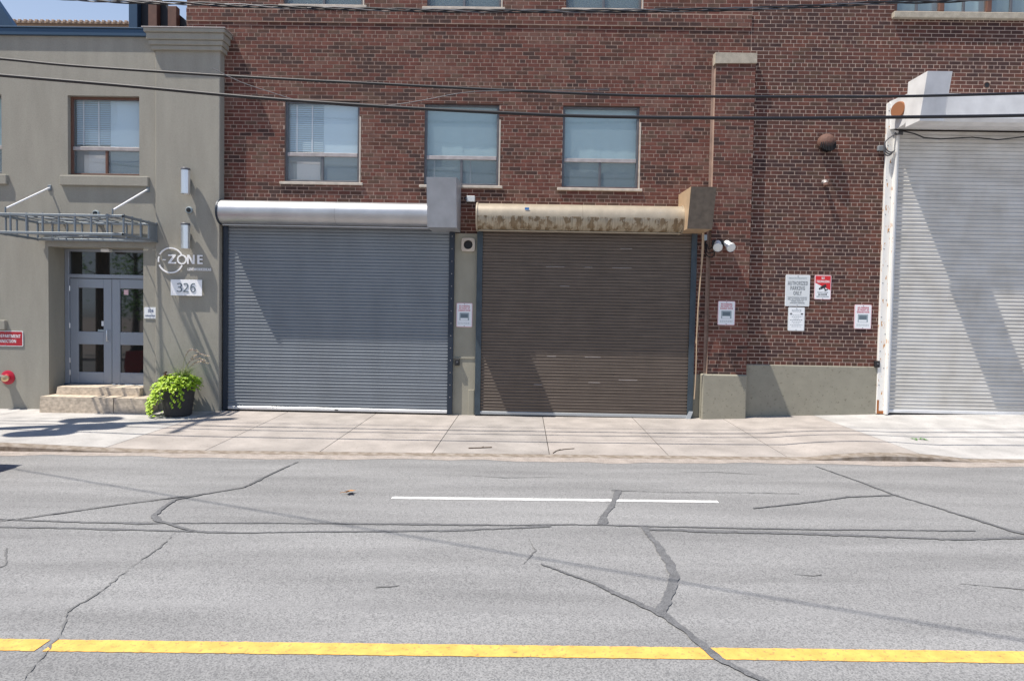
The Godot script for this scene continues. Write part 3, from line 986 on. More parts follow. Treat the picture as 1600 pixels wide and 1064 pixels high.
func shutter(label: String, x0: float, x1: float, y0: float, y1: float, count: int, z: float, m: Material, crown: float, bar: Material, rail: Material, rail_w: float) -> Node3D:
	var t := thing("roller_shutter", Vector3((x0 + x1) * 0.5, y0, 0), label, "roller shutter", "roller shutters")
	var pitch := (y1 - y0 - 0.075) / count
	var shape := slat_mesh(x0 - t.position.x, x1 - t.position.x, pitch, m, crown)
	for i in count:
		var o := MeshInstance3D.new()
		o.name = "slat"
		o.mesh = shape
		o.position = Vector3(0, 0.075 + i * pitch, z + rng.randf_range(-0.0008, 0.0008))
		o.rotation.z = rng.randf_range(-0.0006, 0.0006)
		o.rotation.x = rng.randf_range(-0.035, 0.035)
		t.add_child(o, true)
	var b := mb(t)
	b.box(Vector3(x0, y0 + 0.018, z - 0.02), Vector3(x1, y0 + 0.078, z + 0.022), 0.006)
	part(t, "bottom_bar", b, bar)
	b = mb(t)
	b.box(Vector3(x0 + 0.02, y0 + 0.001, z - 0.012), Vector3(x1 - 0.02, y0 + 0.018, z + 0.010), 0.004)
	part(t, "rubber_seal", b, mats["rubber"])
	for x: float in [x0 - rail_w + 0.012, x1 - 0.012]:
		b = mb(t)
		b.box(Vector3(x, y0 + 0.002, -0.02), Vector3(x + rail_w, y1 - 0.02, z - 0.02), 0.004)
		var xo := x if x < t.position.x else x + rail_w - 0.02
		b.box(Vector3(xo, y0 + 0.002, z - 0.02), Vector3(xo + 0.02, y1 - 0.02, z + 0.035), 0.004)
		var xi := x + 0.012 if x < t.position.x else x
		b.box(Vector3(xi, y0 + 0.003, z + 0.022), Vector3(xi + rail_w - 0.012, y1 - 0.02, z + 0.035), 0.003)
		part(t, "guide_rail", b, rail)
	b = mb(t)
	b.quad(Vector3(x0, y0, z - 0.04), Vector3(x1, y0, z - 0.04), Vector3(x1, y1, z - 0.04), Vector3(x0, y1, z - 0.04))
	part(t, "backing", b, mats["plain_plaster"])
	return t

func drum(t: Node3D, x0: float, x1: float, yc: float, zc: float, r: float, m: Material, endm: Material, seam: float, low_m: Material = null) -> void:
	var b := mb(t)
	var arc := []
	arc.append(Vector2(0.0, r))
	for k in 25:
		var a := PI * 0.5 - PI * 1.12 * k / 24.0
		arc.append(Vector2(cos(a) * r, sin(a) * r))
	var pts := []
	pts.append(Vector2(-zc + 0.004, r))
	for p: Vector2 in arc.slice(1):
		pts.append(p)
	pts.append(Vector2(0.03 - zc + 0.06, -r * 0.99))
	var lower := mb(t)
	for s: Array in [[x0, seam], [seam + 0.003, x1]]:
		for i in pts.size() - 1:
			var bb := lower if low_m and i > 11 else b
			var a: Vector2 = pts[i]
			var e: Vector2 = pts[i + 1]
			var na := Vector3(0, a.y, a.x).normalized() if i > 0 and i < 26 else Vector3.ZERO
			var ne := Vector3(0, e.y, e.x).normalized() if i > 0 and i < 25 else Vector3.ZERO
			if i == 0:
				na = Vector3.UP; ne = Vector3.UP
			elif i >= 25:
				na = Vector3(0, -1, -0.1); ne = na
			bb.sq(Vector3(s[0], yc + a.y, zc + a.x), na, Vector3(s[1], yc + a.y, zc + a.x), na, Vector3(s[1], yc + e.y, zc + e.x), ne, Vector3(s[0], yc + e.y, zc + e.x), ne)
	part(t, "drum_hood", b, m)
	if low_m:
		part(t, "peeling_underside", lower, low_m)
	for x: float in [x0, x1]:
		b = mb(t)
		var poly := PackedVector2Array()
		var rr := r + 0.018
		poly.append(Vector2(0.004, yc + rr))
		for k in 21:
			var a := PI * 0.5 - PI * 1.05 * k / 20.0
			poly.append(Vector2(zc + cos(a) * rr, yc + sin(a) * rr))
		poly.append(Vector2(0.004, yc - rr))
		var x_in := x - 0.03 if x == x0 else x
		b.t = Transform3D(Basis(Vector3(0, 0, 1), Vector3(0, 1, 0), Vector3(-1, 0, 0)), Vector3(x_in, 0, 0))
		b.prism(poly, -0.03, 0.0)
		part(t, "end_plate", b, endm)
	b = mb(t)
	b.box(Vector3(x0 + 0.01, yc - r - 0.028, zc - 0.05), Vector3(x1 - 0.01, yc - r - 0.004, zc + 0.03), 0.006)
	part(t, "hood_lip", b, m)

func motor_box(t: Node3D, x0: float, x1: float, yt_b: float, yt_f: float, yb_b: float, yb_f: float, zt: float, zb: float, m: Material, shear := 0.0, zback := 0.004, cover: Material = null) -> void:
	var b := mb(t)
	b.hexa([Vector3(x0, yb_b, zback), Vector3(x1, yb_b, zback), Vector3(x1 + shear, yt_b, zback), Vector3(x0 + shear, yt_b, zback), Vector3(x0, yb_f, zb), Vector3(x1, yb_f, zb), Vector3(x1 + shear, yt_f, zt), Vector3(x0 + shear, yt_f, zt)])
	var o := part(t, "motor_box", b, m)
	for s: Array in [[x0 + 0.002, x0 + 0.012], [x1 - 0.012, x1 - 0.002]]:
		b = mb(t)
		b.hexa([Vector3(s[0], yb_f + 0.006, zb), Vector3(s[1], yb_f + 0.006, zb), Vector3(s[1] + shear, yt_f - 0.006, zt), Vector3(s[0] + shear, yt_f - 0.006, zt), Vector3(s[0], yb_f + 0.006, zb + 0.003), Vector3(s[1], yb_f + 0.006, zb + 0.003), Vector3(s[1] + shear, yt_f - 0.006, zt + 0.003), Vector3(s[0] + shear, yt_f - 0.006, zt + 0.003)])
		part(o, "folded_edge", b, m)
	if cover:
		b = mb(t)
		b.hexa([Vector3(x0 + 0.001, yb_f + 0.001, zb + 0.004), Vector3(x1 - 0.001, yb_f + 0.001, zb + 0.004), Vector3(x1 - 0.001, yt_f - 0.001, zt + 0.004), Vector3(x0 + 0.001, yt_f - 0.001, zt + 0.004), Vector3(x0 + 0.001, yb_f + 0.001, zb + 0.012), Vector3(x1 - 0.001, yb_f + 0.001, zb + 0.012), Vector3(x1 - 0.001, yt_f - 0.001, zt + 0.012), Vector3(x0 + 0.001, yt_f - 0.001, zt + 0.012)])
		part(t, "front_cover", b, cover)

func shutters() -> void:
	# grey
	var t := shutter("wide blue grey roller shutter with an aluminium drum hood beside the stucco building", -5.745, -1.415, 0.012, 3.70, 57, 0.065, mats["grey_slat"], 0.0135, mats["bottom_bar"], mats["navy_rail"], 0.10)
	drum(t, -5.765, -1.77, 3.835, 0.295, 0.225, mats["aluminium"], mats["navy_rail"], -3.55)
	motor_box(t, -1.765, -1.225, 4.53, 4.425, 3.56, 3.555, 0.95, 0.74, mats["box_grey"])
	var b := mb(t)
	b.box(Vector3(-3.63, 0.045, 0.085), Vector3(-3.56, 0.068, 0.092), 0.003)
	part(t, "lock", b, mats["black"])
	for i in 14:
		b = mb(t)
		var y := 0.35 + i * 0.24
		b.t = Transform3D(Basis(Vector3.RIGHT, PI / 2), Vector3(-1.372, y, 0.1))
		b.lathe([Vector2(0.009, 0), Vector2(0.009, 0.004), Vector2(0, 0.006)], 8)
		part(t, "rail_bolt", b, mats["frame_light"])
	# brown
	t = shutter("dirty brown roller shutter with a peeling tan drum hood and rope", -0.79, 3.255, 0.012, 3.62, 57, 0.065, mats["brown_slat"], 0.010, mats["dull_bar"], mats["blue_rail"], 0.11)
	drum(t, -0.865, 2.975, 3.83, 0.30, 0.245, mats["tan_hood"], mats["tan_hood"], 1.1, mats["peeled_hood"])
	motor_box(t, 2.99, 3.445, 4.355, 4.325, 3.60, 3.60, 0.95, 0.75, mats["tan_box"], 0.0, 0.004, mats["brown_cover"])
	b = mb(t)
	b.box(Vector3(0.02, 3.93, 0.535), Vector3(0.10, 3.975, 0.538))
	part(t, "blue_tape", b, mat("tape_blue", Color(0.03, 0.16, 0.42), 0.5))
	for r: Array in [[3.36, 3.345, 0.42], [3.40, 3.35, 0.36]]:
		b = mb(t)
		var p := []
		for i in 13:
			var f := i / 12.0
			p.append(Vector3(lerpf(r[0], r[1], f) + 0.012 * sin(f * 9.0), lerpf(3.58, 0.42 if r[0] < 3.38 else 1.5, f), lerpf(r[2], 0.20, f)))
		b.tube(p, 0.011, 6)
		part(t, "pull_rope", b, mats["rope"])
	b = mb(t)
	b.hexa([Vector3(3.215, 0.02, 0.09), Vector3(3.30, 0.02, 0.09), Vector3(3.36, 0.17, 0.09), Vector3(3.28, 0.17, 0.09), Vector3(3.215, 0.02, 0.13), Vector3(3.30, 0.02, 0.13), Vector3(3.36, 0.17, 0.11), Vector3(3.28, 0.17, 0.11)])
	part(t, "bent_rail_foot", b, mats["dull_bar"])
	var pitch := (3.62 - 0.012 - 0.075) / 57.0
	for q: Array in [[0.45, 0.81, 45], [1.2, 1.35, 45], [1.73, 2.11, 45], [1.88, 2.11, 51], [1.24, 1.55, 17], [0.51, 0.68, 17], [1.32, 1.55, 9], [1.91, 2.27, 10], [0.26, 0.42, 8], [0.73, 0.91, 39]]:   # pale scuffs: from x, to x, slat counted from below
		var y: float = 0.087 + (q[2] + 0.72) * pitch
		b = mb(t)
		b.box(Vector3(q[0], y - 0.004, 0.0745), Vector3(q[1], y + 0.004, 0.0765), 0.0008)
		part(t, "paint_scuff", b, mats["frame_light"])
	# white
	t = shutter("tall white roller shutter at the right end of the street front", 7.12, 12.4, 0.205, 5.62, 74, 0.075, mats["white_slat"], 0.0115, mats["white_metal"], mats["white_metal"], 0.06)
	b = mb(t)
	var poly := PackedVector2Array([Vector2(0.004, 5.66), Vector2(0.30, 5.60), Vector2(0.50, 5.60), Vector2(0.62, 5.64), Vector2(0.66, 5.70), Vector2(0.66, 6.135), Vector2(0.004, 6.19)])
	b.t = Transform3D(Basis(Vector3(0, 0, 1), Vector3(0, 1, 0), Vector3(-1, 0, 0)), Vector3(12.4, 0, 0))
	b.prism(poly, 0.0, 5.43)
	part(t, "drum_hood", b, mats["white_metal"])
	motor_box(t, 6.945, 7.375, 6.34, 6.33, 5.53, 5.52, 1.2, 1.05, mats["white_metal"], 0.02, 0.62)
	# post beside the white shutter
	b = mb(t)
	b.box(Vector3(6.915, 0.19, -0.02), Vector3(7.065, 6.15, 0.055), 0.006)
	b.box(Vector3(7.045, 0.19, 0.055), Vector3(7.085, 5.75, 0.155), 0.006)
	part(t, "steel_post", b, mats["rusty_white"])
	for i in 17:
		b = mb(t)
		b.t = Transform3D(Basis(Vector3.RIGHT, PI / 2), Vector3(6.945 + 0.08 * (i % 2), 0.75 + i * 0.328, 0.054))
		b.lathe([Vector2(0.011, 0), Vector2(0.011, 0.004), Vector2(0, 0.007)], 8)
		part(t, "bolt", b, mats["ink_grey"])
	b = mb(t)
	b.box(Vector3(6.918, 0.192, 0.0545), Vector3(6.958, 0.46, 0.0575), 0.001)
	b.box(Vector3(6.92, 0.192, 0.0545), Vector3(7.09, 0.25, 0.060), 0.002)
	part(t, "rust_patch", b, mats["rust"])
	b = mb(t)
	b.t = Transform3D(Basis(Vector3.FORWARD, PI / 2).rotated(Vector3.UP, 0.45), Vector3(6.93, 5.91, 0.40))
	b.lathe([Vector2(0.0, -0.03), Vector2(0.135, -0.03), Vector2(0.15, -0.01), Vector2(0.15, 0.015), Vector2(0.12, 0.03), Vector2(0.05, 0.03), Vector2(0.03, 0.06), Vector2(0.0, 0.06)], 22)
	part(t, "rusty_bearing", b, mat("bearing_rust", Color(0.26, 0.105, 0.045), 0.85))

# ------------------------------------------------------------------ fittings on the walls
func canopy() -> void:
	var x0 := -9.40
	var x1 := -7.085
	var zf := SF + 1.12
	var zb := SF + 0.06
	var yt := 3.59
	var yb := 3.27
	var t := thing("entrance_canopy", Vector3(-8.24, yb, SF), "open steel ladder frame canopy over the stucco building's double doors", "canopy")
	var m: Material = mats["canopy_steel"]
	for s: Array in [[x0, x1, zf, zf], [x0, x1, zb, zb], [x0, x0, zb, zf], [x1, x1, zb, zf]]:
		for y: float in [yt, yb]:
			var b := mb(t)
			b.box(Vector3(s[0] - 0.022, y - 0.022, s[2] - 0.024), Vector3(s[1] + 0.022, y + 0.022, s[3] + 0.024), 0.005)
			part(t, "chord", b, m)
	for i in 9:
		for z: float in [zf, zb]:
			var b := mb(t)
			var x := lerpf(x0, x1, i / 8.0)
			b.tube([Vector3(x, yb - 0.03, z), Vector3(x, yt + 0.035, z)], 0.019, 8)
			part(t, "rung", b, m)
	for i in range(1, 4):
		for x: float in [x0, x1]:
			var b := mb(t)
			var z := lerpf(zf, zb, i / 4.0)
			b.tube([Vector3(x, yb - 0.03, z), Vector3(x, yt + 0.035, z)], 0.017, 8)
			part(t, "rung", b, m)
	for y: float in [yt - 0.01, yb + 0.01]:
		for s: Array in [[x0, x1], [x1, x0]]:
			var b := mb(t)
			b.tube([Vector3(s[0], y, zb), Vector3((s[0] + s[1]) * 0.5, y + 0.002 * signf(s[1] - s[0]), (zb + zf) * 0.5), Vector3(s[1], y, zf)], 0.014, 6)
			part(t, "brace", b, m)
	for i in range(1, 8):
		var b := mb(t)
		var x := lerpf(x0, x1, i / 8.0)
		b.tube([Vector3(x, yt, zb), Vector3(x, yt, zf)], 0.012, 6)
		part(t, "cross_bar", b, m)
	for x: float in [-9.2, -7.28]:
		var b := mb(t)
		b.tube([Vector3(x, 4.27, SF), Vector3(x, 4.25, SF + 0.05), Vector3(x + 0.0, 3.70, zf - 0.02)], 0.017, 8)
		part(t, "hanger_rod", b, mats["letter_metal"])
		b = mb(t)
		b.box(Vector3(x - 0.035, 4.215, SF), Vector3(x + 0.035, 4.325, SF + 0.018), 0.004)
		part(t, "wall_plate", b, m)
		b = mb(t)
		b.tube([Vector3(x, yt, zf), Vector3(x, 3.72, zf)], 0.014, 6)
		part(t, "rod_end", b, m)
	var bb := mb(t)
	bb.box(Vector3(x1 - 0.012, yb, SF), Vector3(x1 + 0.012, yt, SF + 0.30), 0.003)
	part(t, "side_plate", bb, m)

func wall_fittings() -> void:
	for s: Array in [[4.165, "brushed steel cylinder wall lamp, upper of two above the round logo", 0], [3.125, "brushed steel cylinder wall lamp, lower of two just above the logo", 1]]:
		var y: float = s[0]
		var t := thing("wall_lamp", Vector3(-6.45, y, SP), s[1], "wall lamp", "cylinder wall lamps")
		var b := mb(t)
		b.t = Transform3D(Basis.IDENTITY, Vector3(-6.45, y, SP + 0.145))
		b.lathe([Vector2(0.0, 0.012), Vector2(0.07, 0.012), Vector2(0.07, 0.0), Vector2(0.083, 0.0), Vector2(0.083, 0.44)], 28)
		part(t, "body", b, mats["stainless"])
		b = mb(t)
		b.t = Transform3D(Basis.IDENTITY, Vector3(-6.45, y, SP + 0.145))
		b.lathe([Vector2(0.085, 0.44), Vector2(0.085, 0.475), Vector2(0.075, 0.485), Vector2(0.0, 0.487)], 28)
		part(t, "cap", b, mats["frame_alu"])
		b = mb(t)
		b.box(Vector3(-6.49, y + 0.17, SP - 0.002), Vector3(-6.41, y + 0.30, SP + 0.075), 0.006)
		part(t, "bracket", b, mats["frame_alu"])
	for s: Array in [[Vector3(-6.445, 3.875, SP), "small grey dome camera between the two cylinder lamps"], [Vector3(-8.29, 3.785, SF), "small grey dome camera on the wall behind the canopy"]]:
		var t := thing("dome_camera", s[0], s[1], "camera", "dome cameras")
		var b := mb(t)
		b.t = Transform3D(Basis(Vector3.RIGHT, PI / 2), s[0])
		b.lathe([Vector2(0.066, 0), Vector2(0.066, 0.03), Vector2(0.058, 0.04), Vector2(0.045, 0.04)], 20)
		part(t, "housing", b, mats["picture_grey"])
		b = mb(t)
		b.t = Transform3D(Basis(Vector3.RIGHT, PI / 2), s[0])
		b.lathe([Vector2(0.045, 0.038), Vector2(0.038, 0.062), Vector2(0.02, 0.078), Vector2(0, 0.082)], 16)
		part(t, "dome", b, mats["car_glass"])
	# vent with a round hole on the pier
	var t := thing("wall_vent", Vector3(-1.065, 3.19, 0.02), "square white wall vent with a round black hole, between the shutters", "vent")
	var b := mb(t)
	var out := PackedVector2Array()
	var n := 32
	for i in n:
		var d := Vector2(cos(TAU * i / n), sin(TAU * i / n))
		var q := pow(pow(absf(d.x), 7.0) + pow(absf(d.y), 7.0), -1.0 / 7.0)
		out.append(Vector2(-1.065, 3.3175) + d * q * 0.13)
	for i in n:
		var a0 := (out[i] - Vector2(-1.065, 3.3175))
		var a1 := (out[(i + 1) % n] - Vector2(-1.065, 3.3175))
		var c := Vector3(-1.065, 3.3175, 0)
		var r := 0.088
		var o0 := c + Vector3(a0.x, a0.y, 0.075)
		var o1 := c + Vector3(a1.x, a1.y, 0.075)
		var i0 := c + Vector3(a0.normalized().x * r, a0.normalized().y * r, 0.09)
		var i1 := c + Vector3(a1.normalized().x * r, a1.normalized().y * r, 0.09)
		b.quad(o0, o1, i1, i0)
		b.quad(c + Vector3(a0.x, a0.y, 0.02), c + Vector3(a1.x, a1.y, 0.02), o1, o0)
		b.quad(i0, i1, i1 - Vector3(0, 0, 0.07), i0 - Vector3(0, 0, 0.07))
	part(t, "cover", b, mats["sill_stone"])
	b = mb(t)
	b.t = Transform3D(Basis(Vector3.RIGHT, PI / 2), Vector3(-1.065, 3.3175, 0.0225))
	b.lathe([Vector2(0.09, 0.0), Vector2(0.0, 0.0005)], 20)
	part(t, "hole", b, mats["black"])  # black disc painted for the dark inside the opening
	# small boxes
	t = thing("junction_box", Vector3(-1.03, 4.15, 0), "small white junction box above the vent, beside the grey motor box", "electrical box", "small electrical boxes")
	b = mb(t)
	b.box(Vector3(-1.11, 4.15, 0.0), Vector3(-0.95, 4.262, 0.06), 0.008)
	part(t, "body", b, mats["sign_pale"])
	b = mb(t)
	b.tube([Vector3(-1.14, 4.21, 0.03), Vector3(-1.10, 4.21, 0.03)], 0.018, 8)
	part(t, "cable_gland", b, mats["frame_alu"])
	for s: Array in [[Vector3(-1.285, 0.97, 0.02), "small black key switch on the pier between the shutters", 0.02], [Vector3(6.855, 1.09, 0.0), "small black switch box on the brick beside the white post", 0.0]]:
		t = thing("key_switch", s[0], s[1], "electrical box", "small electrical boxes")
		b = mb(t)
		var p: Vector3 = s[0]
		b.box(p, p + Vector3(0.088, 0.128, 0.075), 0.008)
		part(t, "body", b, mats["black"])
		b = mb(t)
		b.t = Transform3D(Basis(Vector3.RIGHT, PI / 2), p + Vector3(0.044, 0.07, 0.074))
		b.lathe([Vector2(0.018, 0), Vector2(0.018, 0.008), Vector2(0.0, 0.009)], 12)
		part(t, "key_barrel", b, mats["frame_alu"])
	# twin flood lamps
	t = thing("twin_floodlight", Vector3(3.80, 3.2, 0.125), "pair of white outdoor flood lamps on the brick pier under the tan box", "floodlight")
	for k in 2:
		var x := 3.715 + k * 0.185
		b = mb(t)
		b.t = Transform3D(Basis(Vector3.RIGHT, PI / 2 + 0.55).rotated(Vector3.UP, -0.25 + 0.5 * k), Vector3(x, 3.40, 0.20))
		b.lathe([Vector2(0.0, -0.07), Vector2(0.05, -0.06), Vector2(0.062, -0.02), Vector2(0.066, 0.06), Vector2(0.088, 0.14), Vector2(0.088, 0.165)], 18)
		part(t, "lamp_housing", b, mats["lamp_white"])
		b = mb(t)
		b.t = Transform3D(Basis(Vector3.RIGHT, PI / 2 + 0.55).rotated(Vector3.UP, -0.25 + 0.5 * k), Vector3(x, 3.40, 0.20))
		b.lathe([Vector2(0.086, 0.158), Vector2(0.05, 0.168), Vector2(0.0, 0.17)], 18)
		part(t, "lens", b, mats["sign_pale"])
		b = mb(t)
		b.tube([Vector3(x, 3.44, 0.125), Vector3(x, 3.43, 0.20)], 0.022, 8)
		part(t, "knuckle", b, mats["frame_alu"])
	b = mb(t)
	b.box(Vector3(3.62, 3.36, 0.12), Vector3(3.99, 3.48, 0.15), 0.01)
	part(t, "back_plate", b, mats["black"])
	t = thing("conduit_box", Vector3(3.50, 3.45, 0), "small grey conduit box hanging below the tan motor box", "electrical box", "small electrical boxes")
	b = mb(t)
	b.box(Vector3(3.46, 3.47, 0.0), Vector3(3.53, 3.58, 0.13), 0.006)
	part(t, "body", b, mats["picture_grey"])
	for k in 3:
		b = mb(t)
		var p := []
		for i in 9:
			var f := i / 8.0
			p.append(Vector3(3.49 + 0.17 * f + 0.03 * sin(f * 7.0 + k), 3.47 - (0.16 + 0.08 * k) * sin(f * PI * 0.75), 0.03 + 0.13 * f))
		b.tube(p, 0.010, 6)
		part(t, "cable", b, mats["wire"])
	# rusty dome vent and stub
	t = thing("dome_vent", Vector3(5.78, 5.18, 0), "round rusty ribbed vent hood high on the dark brown brick", "vent")
	b = mb(t)
	b.t = Transform3D(Basis(Vector3.RIGHT, PI / 2 - 0.25), Vector3(5.78, 5.37, 0.0))
	b.lathe([Vector2(0.165, 0.0), Vector2(0.172, 0.05), Vector2(0.155, 0.11), Vector2(0.115, 0.16), Vector2(0.06, 0.19), Vector2(0, 0.2)], 24)
	part(t, "hood", b, mats["dark_rust"])
	for i in 11:
		b = mb(t)
		var x := 5.645 + i * 0.027
		var dx := (x - 5.78) / 0.165
		var hh := sqrt(maxf(0.0, 1.0 - dx * dx))
		b.box(Vector3(x - 0.006, 5.36 - 0.165 * hh, 0.04), Vector3(x + 0.006, 5.37, 0.08 + 0.115 * hh), 0.003)
		part(t, "rib", b, mats["black"])
	t = thing("pipe_stub", Vector3(5.77, 4.55, 0), "short pale pipe stub on the brick below the rusty vent", "pipe")
	b = mb(t)
	b.tube([Vector3(5.77, 4.64, 0.0), Vector3(5.77, 4.635, 0.06), Vector3(5.77, 4.59, 0.10)], 0.042, 12)
	part(t, "elbow", b, mats["frame_light"])
	b = mb(t)
	b.tube([Vector3(5.77, 4.59, 0.10), Vector3(5.77, 4.545, 0.115)], 0.05, 12)
	part(t, "collar", b, mats["dark_rust"])
	# fire department connection
	t = thing("fire_connection", Vector3(-10.05, 0.43, SF), "red round fire hose connection with a brass cap, low on the stucco", "fire connection")
	b = mb(t)
	b.t = Transform3D(Basis(Vector3.RIGHT, PI / 2), Vector3(-10.05, 0.57, SF))
	b.lathe([Vector2(0.138, 0), Vector2(0.138, 0.012), Vector2(0.12, 0.02), Vector2(0.07, 0.03), Vector2(0.06, 0.09), Vector2(0, 0.09)], 26)
	part(t, "flange", b, mats["hydrant_red"])
	b = mb(t)
	b.t = Transform3D(Basis(Vector3.RIGHT, PI / 2).rotated(Vector3.UP, 0.5), Vector3(-10.03, 0.57, SF + 0.07))
	b.lathe([Vector2(0.055, 0), Vector2(0.055, 0.10), Vector2(0.062, 0.10), Vector2(0.062, 0.15), Vector2(0.03, 0.165), Vector2(0, 0.165)], 18)
	part(t, "brass_cap", b, mats["brass"])
	b = mb(t)
	b.t = Transform3D(Basis(Vector3.RIGHT, PI / 2).rotated(Vector3.UP, -0.8), Vector3(-10.08, 0.57, SF + 0.07))
	b.lathe([Vector2(0.055, 0), Vector2(0.055, 0.12), Vector2(0.064, 0.12), Vector2(0.064, 0.19), Vector2(0, 0.19)], 18)
	part(t, "dark_cap", b, mats["ink_grey"])
	# loops of cable on the white post
	t = thing("cable_loop", Vector3(6.90, 5.2, 0.0), "loops of grey cable hanging from the white post and across the shutter top", "cable")
	for k in 3:
		b = mb(t)
		var p := []
		for i in 21:
			var a := -0.5 + i / 20.0 * 4.2
			p.append(Vector3(6.93 + 0.10 * sin(a * 1.2 + 2.6 + k * 0.2) + 0.16 * maxf(0.0, 1.0 - i / 8.0), 5.36 + (0.23 - 0.03 * k) * cos(a + 0.25), 0.13 + 0.015 * k))
		b.tube(p, 0.013, 6)
		part(t, "loop", b, mats["wire_bright"])
	b = mb(t)
	b.tube([Vector3(7.00, 5.62, 0.16), Vector3(7.18, 5.57, 0.2), Vector3(7.36, 5.53, 0.2), Vector3(7.54, 5.46, 0.2), Vector3(7.84, 5.44, 0.2), Vector3(8.44, 5.48, 0.2), Vector3(8.92, 5.44, 0.2), Vector3(9.39, 5.50, 0.2), Vector3(10.2, 5.52, 0.2), Vector3(12.0, 5.5, 0.2)], 0.012, 6)
	part(t, "run", b, mats["wire"])
	b = mb(t)
	b.box(Vector3(6.76, 5.24, 0.0), Vector3(6.86, 5.34, 0.07), 0.01)
	part(t, "clamp", b, mats["ink_grey"])

func signs() -> void:
	# three garage signs
	for s: Array in [[-1.276, -0.964, 1.722, 2.189, 0.034, "small white no parking sign with red words on the pier between shutters"], [3.773, 4.100, 1.854, 2.315, 0.140, "small white no parking sign with red words on the brick pier"], [6.447, 6.773, 1.828, 2.298, 0.014, "small white no parking sign with red words beside the white post"]]:
		var x0: float = s[0]
		var x1: float = s[1]
		var y0: float = s[2]
		var y1: float = s[3]
		var z: float = s[4]
		var t := sign_plate("parking_sign", s[5], x0, x1, y0, y1, z, mats["sign_white"], mats["sign_pink"], "garage no parking signs")
		var c := (x0 + x1) * 0.5
		var w := x1 - x0
		var h := y1 - y0
		words(t, "NO PARKING", Vector3(c, y1 - h * 0.125, z + 0.0018), w * 0.66, 0.033, mats["ink_red"])
		words(t, "IN FRONT OF", Vector3(c, y1 - h * 0.215, z + 0.0018), w * 0.68, 0.033, mats["ink_red"])
		words(t, "GARAGE DOOR", Vector3(c, y1 - h * 0.305, z + 0.0018), w * 0.74, 0.033, mats["ink_red"])
		var b := mb(t)
		b.box(Vector3(c - w * 0.30, y0 + h * 0.275, z + 0.001), Vector3(c + w * 0.30, y0 + h * 0.60, z + 0.0018))
		part(t, "garage_picture", b, mats["picture_grey"])
		b = mb(t)
		b.box(Vector3(c - w * 0.22, y0 + h * 0.39, z + 0.0018), Vector3(c + w * 0.22, y0 + h * 0.545, z + 0.0024))
		part(t, "door_picture", b, mats["picture_dark"])
		b = mb(t)
		b.box(Vector3(c - w * 0.24, y0 + h * 0.29, z + 0.0018), Vector3(c + w * 0.22, y0 + h * 0.37, z + 0.0024))
		part(t, "car_picture", b, mats["sign_white"])
		for k in 2:
			dashes(t, Vector3(c, y0 + h * (0.185 - 0.05 * k), z + 0.0015), w * 0.74, 0.010, mats["ink_pale"], 40 + k)
	# authorized parking
	var x0 := 5.101
	var x1 := 5.568
	var z := 0.014
	var t := sign_plate("parking_sign", "large weathered white sign with dark words about authorized parking", x0, x1, 2.244, 2.849, z, mats["sign_pale"], mats["sign_white"])
	var c := (x0 + x1) * 0.5
	words(t, "PRIVATE PROPERTY", Vector3(c, 2.785, z + 0.0018), 0.35, 0.033, mats["ink_pale"])
	words(t, "AUTHORIZED", Vector3(c, 2.690, z + 0.0018), 0.385, 0.075, mats["ink_grey"])
	words(t, "PARKING", Vector3(c, 2.595, z + 0.0018), 0.28, 0.075, mats["ink_grey"])
	words(t, "ONLY", Vector3(c, 2.497, z + 0.0018), 0.16, 0.078, mats["ink_grey"])
	words(t, "UNAUTHORIZED VEHICLES", Vector3(c, 2.413, z + 0.0018), 0.37, 0.022, mats["ink_grey"])
	words(t, "WILL BE TAGGED AND/OR", Vector3(c, 2.378, z + 0.0018), 0.37, 0.022, mats["ink_grey"])
	words(t, "TOWED AWAY AT", Vector3(c, 2.343, z + 0.0018), 0.24, 0.022, mats["ink_grey"])
	words(t, "OWNER'S EXPENSE", Vector3(c, 2.308, z + 0.0018), 0.28, 0.022, mats["ink_grey"])
	# no trespassing
	t = sign_plate("trespassing_sign", "red and white no trespassing sign with a camera picture", 5.660, 5.978, 2.384, 2.852, z, mats["sign_white"], mats["sign_pink"])
	var b := mb(t)
	b.prism(PackedVector2Array([Vector2(5.674, 2.838), Vector2(5.674, 2.70), Vector2(5.964, 2.565), Vector2(5.964, 2.838)]), z + 0.001, z + 0.0016)
	part(t, "red_field", b, mats["sign_red"])
	c = 5.819
	words(t, "NO", Vector3(c, 2.795, z + 0.002), 0.055, 0.046, mats["sign_white"])
	words(t, "TRESPASSING", Vector3(c, 2.730, z + 0.002), 0.25, 0.046, mats["sign_white"])
	b = mb(t)
	b.t = Transform3D(Basis(Vector3(0, 0, 1), 0.5), Vector3(5.825, 2.625, 0))
	b.box(Vector3(-0.055, -0.024, z + 0.0016), Vector3(0.065, 0.028, z + 0.0026))
	b.box(Vector3(-0.09, -0.018, z + 0.0016), Vector3(-0.06, 0.018, z + 0.0026))
	b.box(Vector3(0.0, -0.075, z + 0.0016), Vector3(0.022, -0.024, z + 0.0025))
	b.box(Vector3(-0.01, -0.09, z + 0.0016), Vector3(0.06, -0.072, z + 0.0024))
	part(t, "camera_picture", b, mats["ink_black"])
	words(t, "PROPERTY UNDER", Vector3(c, 2.520, z + 0.0018), 0.21, 0.018, mats["ink_grey"])
	words(t, "24 HOUR", Vector3(c, 2.480, z + 0.0018), 0.17, 0.034, mats["ink_black"])
	words(t, "VIDEO SURVEILLANCE", Vector3(c, 2.440, z + 0.0018), 0.24, 0.018, mats["ink_grey"])
	# notice
	t = sign_plate("notice_sign", "pale notice sign with two black marks under the large parking sign", 5.170, 5.488, 1.767, 2.225, z, mats["sign_white"], mats["sign_pale"])
	c = 5.329
